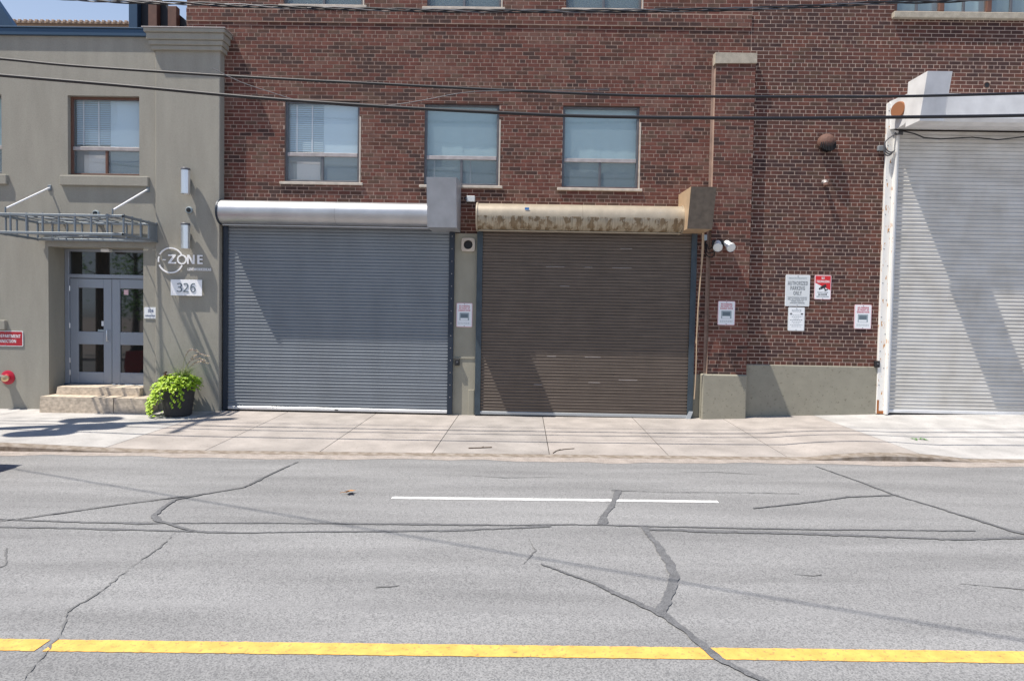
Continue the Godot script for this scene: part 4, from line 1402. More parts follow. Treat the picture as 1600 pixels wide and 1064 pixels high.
	words(t, "NOTICE", Vector3(c, 2.158, z + 0.0018), 0.18, 0.042, mats["ink_pale"])
	for s: float in [-1.0, 1.0]:
		b = mb(t)
		var poly := PackedVector2Array()
		for k in 14:
			poly.append(Vector2(c + s * 0.105 + 0.023 * cos(TAU * k / 14), 2.098 + 0.013 * sin(TAU * k / 14)))
		b.prism(poly, z + 0.001, z + 0.002)
		part(t, "black_mark", b, mats["ink_black"])
	for k in 8:
		dashes(t, Vector3(c, 2.07 - k * 0.031, z + 0.0015), 0.24 - 0.06 * (k % 3), 0.011, mats["ink_pale"] if k != 3 else mats["ink_grey"], 60 + k)
	# fire department sign, partly beyond the picture's edge
	t = sign_plate("fire_sign", "dark red sign with white words above the fire hose connection", -10.43, -9.742, 1.185, 1.482, SF + 0.013, mats["sign_crimson"], mats["sign_white"])
	words(t, "FIRE DEPARTMENT", Vector3(-10.086, 1.383, SF + 0.0155), 0.60, 0.062, mats["sign_white"])
	words(t, "CONNECTION", Vector3(-10.086, 1.285, SF + 0.0155), 0.42, 0.062, mats["sign_white"])
	# small address sign
	t = sign_plate("address_sign", "small white number sign on the wall edge right of the doors", -7.355, -7.115, 1.772, 1.996, SF + 0.013, mats["sign_white"], mats["sign_pale"])
	words(t, "326", Vector3(-7.222, 1.925, SF + 0.0155), 0.11, 0.055, mats["ink_blue"])
	words(t, "CARLAW AVE", Vector3(-7.235, 1.83, SF + 0.0155), 0.19, 0.028, mats["ink_blue"])
	# metal number plate: solid dark digits on its face, held off the wall
	t = thing("number_plate", Vector3(-6.477, 2.23, SP), "shiny white plate with the house number 326 under the logo", "sign")
	b = mb(t)
	b.box(Vector3(-6.781, 2.23, SP + 0.054), Vector3(-6.173, 2.538, SP + 0.058), 0.001)
	part(t, "plate", b, mat("plate_white", Color(0.90, 0.91, 0.93), 0.3, 0.0))
	words(t, "326", Vector3(-6.477, 2.385, SP + 0.062), 0.36, 0.172, mats["picture_dark"], 400, 0.008, "digits")
	for s: Array in [[-0.27, 0.03], [0.27, 0.03], [-0.27, 0.28], [0.27, 0.28]]:
		b = mb(t)
		b.tube([Vector3(-6.477 + s[0], 2.23 + s[1], SP), Vector3(-6.477 + s[0], 2.23 + s[1], SP + 0.0535)], 0.008, 8)
		part(t, "stand_off", b, mats["stainless"])
	# round logo of letters standing off the wall
	t = thing("logo_sign", Vector3(-6.55, 2.66, SP), "raised metal letters i-ZONE set in an open ring beside the doors", "sign")
	var lm: Material = mats["letter_metal"]
	var cx := -6.797
	var cy := 2.905
	for a: Array in [[25.0, 152.0], [163.0, 188.0], [202.0, 338.0]]:
		b = mb(t)
		arc(b, cx, cy, 0.238, 0.026, a[0], a[1], SP + 0.012, SP + 0.032)
		part(t, "ring_arc", b, lm)
	b = mb(t)
	arc(b, -6.578, 2.925, 0.082, 0.026, 0.0, 360.0, SP + 0.012, SP + 0.034)
	part(t, "letter_o", b, lm)
	b = mb(t)
	b.box(Vector3(-6.955, 2.905, SP + 0.012), Vector3(-6.895, 2.925, SP + 0.032))
	part(t, "dash", b, lm)
	words(t, "Z", Vector3(-6.77, 2.93, SP + 0.022), 0.155, 0.175, lm, 600, 0.02, "letter_z")
	words(t, "N", Vector3(-6.405, 2.93, SP + 0.022), 0.145, 0.175, lm, 600, 0.02, "letter_n")
	words(t, "E", Vector3(-6.228, 2.93, SP + 0.022), 0.10, 0.175, lm, 600, 0.02, "letter_e")
	words(t, "LIVEWORKIDEAS", Vector3(-6.243, 2.742, SP + 0.014), 0.455, 0.052, lm, 700, 0.012, "small_letters")

func arc(b: MB, cx: float, cy: float, r: float, w: float, a0: float, a1: float, z0: float, z1: float) -> void:
	var n := maxi(4, int((a1 - a0) / 8.0))
	for i in n:
		var p := []
		for a: float in [lerpf(a0, a1, float(i) / n), lerpf(a0, a1, float(i + 1) / n)]:
			for rr: float in [r - w * 0.5, r + w * 0.5]:
				p.append(Vector2(cx + cos(deg_to_rad(a)) * rr, cy + sin(deg_to_rad(a)) * rr))
		b.hexa([Vector3(p[0].x, p[0].y, z0), Vector3(p[1].x, p[1].y, z0), Vector3(p[3].x, p[3].y, z0), Vector3(p[2].x, p[2].y, z0), Vector3(p[0].x, p[0].y, z1), Vector3(p[1].x, p[1].y, z1), Vector3(p[3].x, p[3].y, z1), Vector3(p[2].x, p[2].y, z1)])

# ------------------------------------------------------------------ ground
func road_strip(b: MB, pts: Array, widths: Array, lift: float, jag := 0.0, ragged := false) -> void:   # a ribbon lying on the road
	var wob := FastNoiseLite.new()
	wob.seed = 77
	wob.frequency = 0.02
	var l := []
	var r := []
	var fine := []
	var fw := []
	for i in pts.size() - 1:
		var a: Vector2 = pts[i]
		var e: Vector2 = pts[i + 1]
		var n := maxi(1, int(a.distance_to(e) / (0.035 if jag > 0.0 else 2.0)))
		for k in n:
			fine.append(a.lerp(e, float(k) / n))
			fw.append(lerpf(widths[mini(i, widths.size() - 1)], widths[mini(i + 1, widths.size() - 1)], float(k) / n))
	fine.append(pts[-1])
	fw.append(widths[-1])
	for i in fine.size():
		var d: Vector2 = (fine[mini(i + 1, fine.size() - 1)] - fine[maxi(i - 1, 0)]).normalized()
		var nn := Vector2(-d.y, d.x)
		var p: Vector2 = fine[i] + nn * rng.randf_range(-jag, jag) * 0.7
		var w0: float = fw[i] * 0.5 + rng.randf_range(-jag, jag) * 0.5
		var w1: float = fw[i] * 0.5 + rng.randf_range(-jag, jag) * 0.5
		if ragged:
			var u: float = p.x * 3.1 + p.y * 2.3
			w0 *= clampf(0.95 + 1.1 * wob.get_noise_2d(u * 30.0, 10.0) + 0.4 * wob.get_noise_2d(u * 140.0, 5.0), 0.08, 1.9)
			w1 *= clampf(0.95 + 1.1 * wob.get_noise_2d(u * 30.0, 90.0) + 0.4 * wob.get_noise_2d(u * 140.0, 70.0), 0.08, 1.9)
		l.append(p + nn * w0)
		r.append(p - nn * w1)
	for i in fine.size() - 1:
		var q := []
		for p: Vector2 in [l[i], r[i], r[i + 1], l[i + 1]]:
			q.append(Vector3(p.x, road_y(p.x) + lift, p.y))
		var up: Vector3 = (q[1] - q[0]).cross(q[2] - q[0])
		if up.y < 0.0:
			b.quad(q[0], q[3], q[2], q[1])
		else:
			b.quad(q[0], q[1], q[2], q[3])

func ground() -> void:
	var b := MB.new()
	b.quad(Vector3(-400, -4.5, 400), Vector3(400, 3.5, 400), Vector3(400, 3.5, -400), Vector3(-400, -4.5, -400))
	structure("ground", b, mats["gutter"])
	b = MB.new()
	for i in 12:
		var xa := -60.0 + i * 10.0
		var xb := xa + 10.0
		b.quad(Vector3(xa, road_y(xa), 14.6), Vector3(xb, road_y(xb), 14.6), Vector3(xb, road_y(xb), KERB_Z - 0.02), Vector3(xa, road_y(xa), KERB_Z - 0.02))
	var road := structure("road", b, mats["asphalt"])
	# paint and crack sealant on the road
	b = MB.new()
	road_strip(b, [Vector2(-40, 9.06), Vector2(-3.6, 9.06), Vector2(-2.88, 9.06)], [0.142], 0.004, 0.004)
	road_strip(b, [Vector2(-2.83, 9.06), Vector2(3.5, 9.02), Vector2(40, 8.98)], [0.142], 0.004, 0.004)
	part(road, "centre_line", b, mats["yellow_paint"])
	b = MB.new()
	road_strip(b, [Vector2(-1.41, 5.68), Vector2(2.21, 5.68)], [0.088], 0.004, 0.006)
	part(road, "lane_line", b, mats["white_paint"])
	for x: float in [-10.5, -19.5, 11.2, 20.2]:
		b = MB.new()
		road_strip(b, [Vector2(x, 5.68), Vector2(x + 3.6, 5.68)], [0.088], 0.004, 0.006)
		part(road, "lane_line", b, mats["white_paint"])
	var seals := [
		[[-12, 6.75, -4.88, 6.86, -4.12, 6.87, -3.27, 6.91, -3.03, 6.92, -2.57, 6.94, -1.85, 6.87, -1.25, 6.84, -0.66, 6.80, -0.06, 6.70, 0.32, 6.61], [0.05, 0.035, 0.04, 0.05, 0.045, 0.04, 0.03, 0.045]],
		[[-12, 6.5, -5.07, 6.63, -4.40, 6.68, -3.60, 6.70, -3.27, 6.68, -2.54, 6.64, -1.71, 6.62, -0.99, 6.62, -0.06, 6.61, 0.57, 6.56, 1.25, 6.58, 2.11, 6.61, 3.02, 6.62, 3.64, 6.61, 4.41, 6.60], [0.04, 0.03, 0.035, 0.045, 0.03, 0.03, 0.04, 0.05, 0.03]],
		[[1.23, 6.67, 1.77, 6.72, 2.67, 6.74, 3.52, 6.82, 4.09, 6.86, 4.72, 6.79, 9.0, 6.85], [0.055]],
		[[1.18, 5.23, 1.05, 5.75, 0.94, 6.11, 0.82, 6.55], [0.055, 0.07, 0.08, 0.10]],
		[[1.23, 6.61, 1.24, 7.08, 1.26, 7.50, 1.24, 7.82, 1.15, 8.13, 0.99, 8.48], [0.05, 0.06, 0.065, 0.07, 0.07, 0.055]],
		[[0.19, 7.62, 0.57, 7.97, 0.87, 8.36, 1.00, 8.51, 1.12, 8.79, 1.20, 9.07, 1.28, 9.20, 1.38, 9.33, 1.51, 9.60, 1.9, 10.4], [0.012, 0.035, 0.045, 0.06, 0.05, 0.05, 0.045, 0.05]],
		[[4.09, 3.83, 4.28, 4.75, 4.35, 5.34, 4.52, 5.77, 4.66, 6.22, 4.75, 6.58, 4.81, 6.68, 5.4, 7.5], [0.02, 0.025, 0.03, 0.04, 0.06, 0.06]],
		[[2.51, 5.93, 3.10, 5.71, 3.76, 5.42, 4.40, 5.31], [0.02, 0.035, 0.03]],
		[[1.08, 5.26, 1.78, 5.31, 2.53, 5.28, 3.26, 5.30], [0.018, 0.012]],
		[[-3.05, 3.93, -3.15, 4.61, -3.22, 5.32, -3.53, 5.61, -3.75, 5.88, -3.67, 6.42, -3.52, 6.62, -3.21, 6.81, -3.03, 6.92], [0.025, 0.03, 0.035, 0.03, 0.04, 0.06, 0.05, 0.05]],
		[[-3.53, 5.61, -4.25, 6.10, -4.85, 6.58, -5.27, 6.83, -6.4, 7.1], [0.03]],
	]
	for i in seals.size():
		var flat: Array = seals[i][0]
		var p := []
		for k in range(0, flat.size(), 2):
			p.append(Vector2(flat[k], flat[k + 1]))
		b = MB.new()
		road_strip(b, p, seals[i][1], 0.0062 + 0.0004 * i, 0.008, true)
		part(road, "crack_seal", b, mats["asphalt_seal"])
	b = MB.new()
	road_strip(b, [Vector2(-3.19, 6.85), Vector2(-3.09, 7.41), Vector2(-3.08, 7.84), Vector2(-3.02, 8.33), Vector2(-3.05, 8.59), Vector2(-2.88, 8.89), Vector2(-2.81, 9.11), Vector2(-2.71, 9.45), Vector2(-2.66, 9.66), Vector2(-2.5, 10.6)], [0.006, 0.010, 0.007, 0.011, 0.012, 0.008], 0.0056, 0.014, true)
	part(road, "crack", b, mats["crack"])
	for q: Array in [[[-1.05, 8.13], [-0.88, 8.09]], [[2.2, 7.75], [2.34, 7.79], [2.42, 7.76]], [[-1.86, 9.75], [-1.62, 9.72]], [[0.1, 7.0], [0.16, 7.3], [0.05, 7.62]], [[3.4, 7.9], [3.9, 8.02], [4.2, 7.95]], [[-4.4, 7.4], [-4.1, 7.8], [-4.2, 8.3]], [[2.1, 4.3], [2.6, 4.25], [3.3, 4.4]], [[-0.6, 4.6], [-0.2, 4.7], [0.5, 4.62]]]:
		var pp := []
		for k: Array in q:
			pp.append(Vector2(k[0], k[1]))
		b = MB.new()
		road_strip(b, pp, [0.006, 0.016, 0.005] if pp.size() > 2 else [0.028, 0.014], 0.0046, 0.008, true)
		part(road, "crack", b, mats["crack"])
	# gutter strip of worn concrete and dust
	b = MB.new()
	var steps := 240
	for i in steps:
		var xa := lerpf(-30.0, 30.0, float(i) / steps)
		var xb := lerpf(-30.0, 30.0, float(i + 1) / steps)
		var za := KERB_Z + 0.27 + 0.05 * sin(xa * 1.3) + 0.035 * sin(xa * 5.1 + 1.0) + 0.02 * sin(xa * 17.0)
		var zb := KERB_Z + 0.27 + 0.05 * sin(xb * 1.3) + 0.035 * sin(xb * 5.1 + 1.0) + 0.02 * sin(xb * 17.0)
		b.quad(Vector3(xa, road_y(xa) + 0.003, za), Vector3(xb, road_y(xb) + 0.003, zb), Vector3(xb, road_y(xb) + 0.003, KERB_Z - 0.02), Vector3(xa, road_y(xa) + 0.003, KERB_Z - 0.02))
	structure("gutter", b, mats["gutter"])
	# kerb: a rounded concrete edge that dips at the driveways
	b = MB.new()
	for i in steps:
		var xa := lerpf(-30.0, 30.0, float(i) / steps)
		var xb := lerpf(-30.0, 30.0, float(i + 1) / steps)
		var ya := kerb_top(xa) - 0.002
		var yb := kerb_top(xb) - 0.002
		var ra := minf(0.02, (ya - road_y(xa)) * 0.6)
		var rb := minf(0.02, (yb - road_y(xb)) * 0.6)
		var k0 := Vector3(0, 0, 0)
		b.quad(Vector3(xa, road_y(xa) - 0.05, KERB_Z), Vector3(xb, road_y(xb) - 0.05, KERB_Z), Vector3(xb, yb - rb, KERB_Z) + k0, Vector3(xa, ya - ra, KERB_Z))
		b.quad(Vector3(xa, ya - ra, KERB_Z), Vector3(xb, yb - rb, KERB_Z), Vector3(xb, yb, KERB_Z - rb), Vector3(xa, ya, KERB_Z - ra))
		b.quad(Vector3(xa, ya, KERB_Z - ra), Vector3(xb, yb, KERB_Z - rb), Vector3(xb, walk_y(xb, KERB_Z - 0.16) - 0.001, KERB_Z - 0.16), Vector3(xa, walk_y(xa, KERB_Z - 0.16) - 0.001, KERB_Z - 0.16))
	structure("kerb", b, mats["kerb"])
	# pavement: a bed under separate slabs
	b = MB.new()
	for i in 60:
		var xa := -30.0 + i
		var xb := xa + 1.0
		for k in 4:
			var z0 := -0.4 + (KERB_Z + 0.25) * k / 4.0
			var z1 := -0.4 + (KERB_Z + 0.25) * (k + 1) / 4.0
			b.quad(Vector3(xa, walk_y(xa, z1) - 0.06, z1), Vector3(xb, walk_y(xb, z1) - 0.06, z1), Vector3(xb, walk_y(xb, z0) - 0.06, z0), Vector3(xa, walk_y(xa, z0) - 0.06, z0))
	var walk := structure("pavement", b, mats["joint_fill"])
	var cuts := [-30.0, -26.0, -22.0, -18.0, -14.2, -12.4, -9.62, -5.93, -4.55, -2.82, -1.20, 0.445, 2.19, 3.92, 5.72, 9.65, 11.4, 13.2, 17.0, 21.0, 25.0, 30.0]
	var skew := {-5.93: -0.22, -4.55: -0.10, -2.82: -0.13, -1.20: -0.08, 5.72: 0.12, 9.65: 0.6}
	var tone := [0, 1, 0, 2, 0, 3, 4, 1, 0, 1, 2, 1, 0, 1, 3, 0, 1, 2, 0, 1, 0]
	for i in cuts.size() - 1:
		b = MB.new()
		var nx := maxi(4, int((cuts[i + 1] - cuts[i]) / 0.25))
		var nz := 8
		var g := 0.006
		var sa: float = skew.get(cuts[i], 0.0)
		var se: float = skew.get(cuts[i + 1], 0.0)
		for ix in nx:
			for iz in nz:
				var q := []
				for c: Array in [[0, 1], [1, 1], [1, 0], [0, 0]]:
					var z := lerpf(-0.12, KERB_Z - 0.165, float(iz + c[1]) / nz)
					var xl: float = cuts[i] + g + sa * z / KERB_Z
					var xr: float = cuts[i + 1] - g + se * z / KERB_Z
					var x := lerpf(xl, xr, float(ix + c[0]) / nx)
					q.append(Vector3(x, walk_y(x, z), z))
				b.quad(q[0], q[1], q[2], q[3])
				if ix == 0:
					b.quad(q[3] - Vector3(0, 0.03, 0), q[0] - Vector3(0, 0.03, 0), q[0], q[3])
				if ix == nx - 1:
					b.quad(q[1] - Vector3(0, 0.03, 0), q[2] - Vector3(0, 0.03, 0), q[2], q[1])
				if iz == nz - 1:
					b.quad(q[0] - Vector3(0, 0.03, 0), q[1] - Vector3(0, 0.03, 0), q[1], q[0])
		part(walk, "slab", b, mats["slab%d" % tone[i]])
	# pavement on the camera's side of the street
	b = MB.new()
	for i in 12:
		var xa := -60.0 + i * 10.0
		var xb := xa + 10.0
		b.quad(Vector3(xa, road_y(xa) + 0.12, 18.5), Vector3(xb, road_y(xb) + 0.12, 18.5), Vector3(xb, road_y(xb) + 0.12, 14.6), Vector3(xa, road_y(xa) + 0.12, 14.6))
		b.quad(Vector3(xb, road_y(xb) - 0.02, 14.6), Vector3(xa, road_y(xa) - 0.02, 14.6), Vector3(xa, road_y(xa) + 0.12, 14.6), Vector3(xb, road_y(xb) + 0.12, 14.6))
	structure("pavement", b, mats["slab0"])

func steps() -> void:
	var t := thing("stone_step", Vector3(-8.09, 0, 0.4), "lower worn tan stone step of two blocks before the double doors", "step", "stone entrance steps")
	var k := 0
	for s: Array in [[-9.11, -7.70, 0.272], [-7.692, -7.055, 0.268]]:
		var b := mb(t)
		b.hexa([Vector3(s[0] + 0.03, -0.1, -0.1), Vector3(s[1], -0.1, -0.1), Vector3(s[1], s[2], -0.1), Vector3(s[0] + 0.03, s[2], -0.1), Vector3(s[0], -0.1, 0.585), Vector3(s[1] - 0.01 * k, -0.1, 0.592 - 0.012 * k), Vector3(s[1] - 0.01 * k, s[2] - 0.006, 0.582 - 0.012 * k), Vector3(s[0] + 0.012, s[2] - 0.004, 0.575)])
		part(t, "stone_block", b, mats["step_stone"])
		k += 1
	t = thing("stone_step", Vector3(-8.2, 0.27, 0.1), "upper worn tan stone step against the door threshold", "step", "stone entrance steps")
	var b := mb(t)
	b.hexa([Vector3(-9.10, 0.262, -0.37), Vector3(-7.38, 0.262, -0.37), Vector3(-7.38, 0.425, -0.37), Vector3(-9.10, 0.425, -0.37), Vector3(-9.02, 0.262, 0.262), Vector3(-7.38, 0.262, 0.27), Vector3(-7.38, 0.425, 0.258), Vector3(-9.0, 0.418, 0.248)])
	part(t, "stone_block", b, mats["step_stone"])

# ------------------------------------------------------------------ plants
func leaf_at(b: MB, p: Vector3, dir: Vector3, up: Vector3, l: float, w: float) -> void:
	var side := dir.cross(up).normalized()
	var u := side.cross(dir).normalized()
	var a := p
	var tip := p + dir * l - u * l * 0.18
	var m := p + dir * l * 0.45
	var s1 := m + side * w * 0.5 + u * w * 0.12
	var s2 := m - side * w * 0.5 + u * w * 0.12
	b.tri(a, s1, m)
	b.tri(s1, tip, m)
	b.tri(a, m, s2)
	b.tri(m, tip, s2)

func planter() -> void:
	var c := Vector3(-6.42, walk_y(-6.42, 0.66), 0.66)
	var t := thing("flower_pot", c, "dark tapered pot of lime green vine and feathery grass beside the grey shutter", "potted plant")
	var b := mb(t)
	b.t = Transform3D(Basis.IDENTITY, c)
	b.lathe([Vector2(0, 0.0), Vector2(0.215, 0.0), Vector2(0.235, 0.02), Vector2(0.295, 0.50), Vector2(0.315, 0.51), Vector2(0.318, 0.57), Vector2(0.30, 0.575), Vector2(0.285, 0.55), Vector2(0.27, 0.50), Vector2(0, 0.50)], 32)
	part(t, "pot", b, mats["pot"])
	b = mb(t)
	b.t = Transform3D(Basis.IDENTITY, c)
	b.lathe([Vector2(0.275, 0.49), Vector2(0.2, 0.53), Vector2(0.0, 0.545)], 20)
	part(t, "soil", b, mats["bark"])
	# lime vine: heaped over the rim, spilling down on the door side
	b = mb(t)
	b.tint = true
	for i in 1250:
		var a := rng.randf_range(-PI, PI)
		var toward := maxf(0.0, -cos(a)) * 0.75 + maxf(0.0, sin(a)) * 0.35
		var r := rng.randf_range(0.05, 0.36 + 0.14 * toward)
		var drop := maxf(0.0, r - 0.27) * rng.randf_range(0.3, 1.0) * (1.0 + 2.4 * toward * rng.randf())
		var h := 0.60 + 0.14 * (1.0 - pow(r / 0.5, 2.0)) - drop * 1.5 + rng.randf_range(-0.05, 0.04)
		if a > -0.9 and a < 0.8 and rng.randf() < 0.45:
			continue
		var p := c + Vector3(cos(a) * r, h, sin(a) * r)
		var g := rng.randf()
		b.col = Color(0.37, 0.50, 0.030).lerp(Color(0.25, 0.42, 0.03), g)
		var d := (Vector3(cos(a), rng.randf_range(-0.8, 0.25), sin(a)) + Vector3(rng.randf_range(-0.7, 0.7), 0, rng.randf_range(-0.7, 0.7))).normalized()
		leaf_at(b, p, d, Vector3(0.1, 1, 0.3).normalized(), rng.randf_range(0.05, 0.095), rng.randf_range(0.045, 0.08))
	for k in 7:   # trailing shoots down to the pavement
		var a := lerpf(PI * 0.72, PI * 1.12, k / 6.0)
		for i in 26:
			var f := i / 25.0
			var p := c + Vector3(cos(a) * (0.33 + 0.16 * sin(f * PI * 0.7)), 0.56 - f * (0.50 if k < 5 else 0.3), sin(a) * (0.33 + 0.14 * f)) + Vector3(rng.randf_range(-0.03, 0.03), 0, rng.randf_range(-0.03, 0.03))
			b.col = Color(0.37, 0.50, 0.030).lerp(Color(0.25, 0.42, 0.03), rng.randf())
			var d := (Vector3(cos(a), -0.6, sin(a)) + Vector3(rng.randf_range(-0.8, 0.8), rng.randf_range(-0.4, 0.4), rng.randf_range(-0.8, 0.8))).normalized()
			leaf_at(b, p, d, Vector3(0, 1, 0.5).normalized(), rng.randf_range(0.045, 0.08), rng.randf_range(0.04, 0.065))
	for k in 2:
		for i in 14:
			var f := i / 13.0
			var a := 0.95 + k * 0.35
			var p := c + Vector3(cos(a) * (0.30 + 0.05 * f), 0.56 - f * 0.34, sin(a) * (0.33 + 0.05 * f)) + Vector3(rng.randf_range(-0.03, 0.03), 0, 0)
			b.col = Color(0.37, 0.50, 0.030).lerp(Color(0.25, 0.42, 0.03), rng.randf())
			leaf_at(b, p, Vector3(rng.randf_range(-0.6, 0.6), -0.7, 0.6).normalized(), Vector3(0, 1, 0.5).normalized(), 0.06, 0.05)
	part(t, "vine_foliage", b, mats["leaf"])
	# a small leaved plant on the shutter side
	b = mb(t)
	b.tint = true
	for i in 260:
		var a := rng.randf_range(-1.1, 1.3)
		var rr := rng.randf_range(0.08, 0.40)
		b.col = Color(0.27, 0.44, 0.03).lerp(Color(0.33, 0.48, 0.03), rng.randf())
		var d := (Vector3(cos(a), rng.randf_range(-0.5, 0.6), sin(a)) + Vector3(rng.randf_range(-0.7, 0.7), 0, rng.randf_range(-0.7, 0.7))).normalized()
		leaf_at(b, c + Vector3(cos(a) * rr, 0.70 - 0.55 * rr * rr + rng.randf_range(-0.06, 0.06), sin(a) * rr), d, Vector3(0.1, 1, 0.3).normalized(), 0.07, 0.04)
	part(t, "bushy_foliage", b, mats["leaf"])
	# grass with feathery heads
	b = mb(t)
	b.tint = true
	for i in 190:
		var a := rng.randf_range(-PI, PI)
		var lean := rng.randf_range(0.05, 0.42)
		var hgt := rng.randf_range(0.25, 0.55)
		var root := c + Vector3(0.08 + rng.randf_range(-0.08, 0.08), 0.56, rng.randf_range(-0.1, 0.08))
		b.col = Color(0.10, 0.21, 0.025).lerp(Color(0.30, 0.34, 0.10), rng.randf())
		var prev := root
		for k in 4:
			var f := (k + 1) / 4.0
			var p := root + Vector3(cos(a) * lean * f * f + 0.06 * f, hgt * (f - 0.28 * f * f * f), sin(a) * lean * 0.7 * f * f)
			var w := 0.006 * (1.15 - f)
			b.quad(prev + Vector3(-w, 0, 0), prev + Vector3(w, 0, 0), p + Vector3(w * 0.7, 0, 0), p - Vector3(w * 0.7, 0, 0))
			prev = p
	part(t, "grass_blades", b, mats["leaf"])
	for s: Array in [[0.02, 0.60, 0.23, 0.36], [0.16, 0.52, 0.10, 0.36], [0.10, 0.46, 0.28, 0.42], [0.18, 0.40, -0.02, 0.30]]:
		b = mb(t)
		b.tint = true
		var root := c + Vector3(0.08, 0.56, 0.0)
		var prev := root
		for k in 14:
			var f := (k + 1) / 14.0
			var p: Vector3 = root + Vector3((s[0] + s[3] * f) * f, (s[1] * 1.15) * sin(f * 1.95) / 1.0, s[2] * f * 0.6)
			b.col = Color(0.36, 0.36, 0.14)
			b.tube([prev, p], 0.0035, 4, false)
			if f > 0.55:
				for j in 16:
					var q := prev.lerp(p, rng.randf())
					b.col = Color(0.66, 0.55, 0.50).lerp(Color(0.48, 0.30, 0.27), rng.randf())
					var d := Vector3(rng.randf_range(-1, 1), rng.randf_range(-1, 1), rng.randf_range(-1, 1)).normalized()
					leaf_at(b, q, d, Vector3(0.3, 1, 0.2), 0.034, 0.008)
			prev = p
		part(t, "grass_plume", b, mats["leaf"])
	for s: Array in [[-0.17, 0.80, 0.12, 0], [-0.14, 0.75, 0.18, 0], [0.02, 0.76, 0.20, 1], [0.13, 0.73, 0.20, 1], [0.17, 0.70, 0.22, 1], [-0.25, 0.73, 0.1, 1]]:
		b = mb(t)
		b.tint = true
		var p := c + Vector3(s[0], s[1], s[2])
		b.col = Color(0.12, 0.20, 0.04)
		b.tube([p - Vector3(0, 0.16, 0), p], 0.004, 5, false)
		for k in 26:
			var d := Vector3(rng.randf_range(-1, 1), rng.randf_range(-0.3, 1), rng.randf_range(-1, 1)).normalized()
			b.col = (Color(0.20, 0.055, 0.045) if s[3] == 0 else Color(0.72, 0.72, 0.72)).lerp(Color(0.3, 0.2, 0.15), rng.randf() * 0.4)
			leaf_at(b, p + d * 0.006, d, Vector3.UP, 0.045 if s[3] == 0 else 0.03, 0.026)
		part(t, "flower", b, mats["leaf"])

func litter() -> void:
	var b := MB.new()
	var t := thing("fallen_leaf", Vector3(-1.9, road_y(-1.9) + 0.006, 5.54), "curled dry orange leaf lying on the road", "leaf")
	b = mb(t)
	for k in 5:
		var a := -1.0 + k * 0.55
		var p := t.position + Vector3(-0.05, 0.012, 0)
		leaf_at(b, p, Vector3(cos(a), 0.2 + 0.12 * k, sin(a)).normalized(), Vector3.UP, 0.09 + 0.02 * (k % 2), 0.05)
	part(t, "blade", b, mat("dry_leaf", Color(0.42, 0.20, 0.06), 0.8))
	b = mb(t)
	b.tube([t.position + Vector3(-0.05, 0.012, 0), t.position + Vector3(-0.09, 0.02, 0.015), t.position + Vector3(-0.12, 0.01, 0.02)], 0.003, 5)
	part(t, "stalk", b, mats["dry_leaf"])
	t = thing("fallen_leaf", Vector3(6.5, walk_y(6.5, 2.1) + 0.004, 2.1), "scrap of green leaves on the pale pavement before the white shutter", "leaf")
	b = mb(t)
	for k in 7:
		var p := t.position + Vector3(-0.1 + k * 0.035, 0.006, rng.randf_range(-0.04, 0.04))
		leaf_at(b, p, Vector3(rng.randf_range(-1, 1), 0.12, rng.randf_range(-1, 1)).normalized(), Vector3.UP, 0.09, 0.05)
	part(t, "blade", b, mat("green_leaf", Color(0.09, 0.24, 0.05), 0.6))
	var sticks := [[[-0.77, 2.98], [-0.6, 2.95], [-0.42, 2.90]], [[0.50, 3.24], [0.56, 3.08], [0.68, 2.98], [0.84, 2.92]]]
	var words_ := ["straight brown twig on the pavement before the brown shutter's left end", "curved brown twig on the pavement before the brown shutter"]
	for i in 2:
		var pts := []
		for q: Array in sticks[i]:
			pts.append(Vector3(q[0], walk_y(q[0], q[1]) + 0.009, q[1]))
		t = thing("twig", pts[0], words_[i], "twig", "twigs on the pavement")
		b = mb(t)
		b.tube(pts, 0.009 if i == 0 else 0.006, 6)
		part(t, "stem", b, mats["bark"])
		b = mb(t)
		b.tube([pts[1], pts[1] + Vector3(0.06, 0.012, -0.05)], 0.004, 5)
		part(t, "side_shoot", b, mats["bark"])

# ------------------------------------------------------------------ wires, poles and what stands outside the picture
func wire(called: String, label: String, strands: Array, group := "overhead wires") -> Node3D:
	var t := thing(called, strands[0][0][0], label, "wire", group)
	for s: Array in strands:
		var b := mb(t)
		b.tube(smooth(s[0]), s[1], 6)
		part(t, "strand", b, s[2])
	return t

func smooth(p: Array) -> Array:
	var out := []
	for i in p.size() - 1:
		var a: Vector3 = p[maxi(i - 1, 0)]
		var d: Vector3 = p[mini(i + 2, p.size() - 1)]
		for k in 8:
			out.append(p[i].cubic_interpolate(p[i + 1], a, d, k / 8.0))
	out.append(p[-1])
	return out

func line3(flat: Array, z: float, dy := 0.0) -> Array:
	var p := []
	for i in range(0, flat.size(), 2):
		p.append(Vector3(flat[i], flat[i + 1] + dy, z))
	return p

func twisted(flat: Array, z: float, r: float, turns: float, phase: float) -> Array:
	var base := smooth(line3(flat, z))
	var p := []
	for q: Vector3 in base:
		var a: float = q.x * turns + phase
		p.append(q + Vector3(0, cos(a) * r, sin(a) * r))
	return p

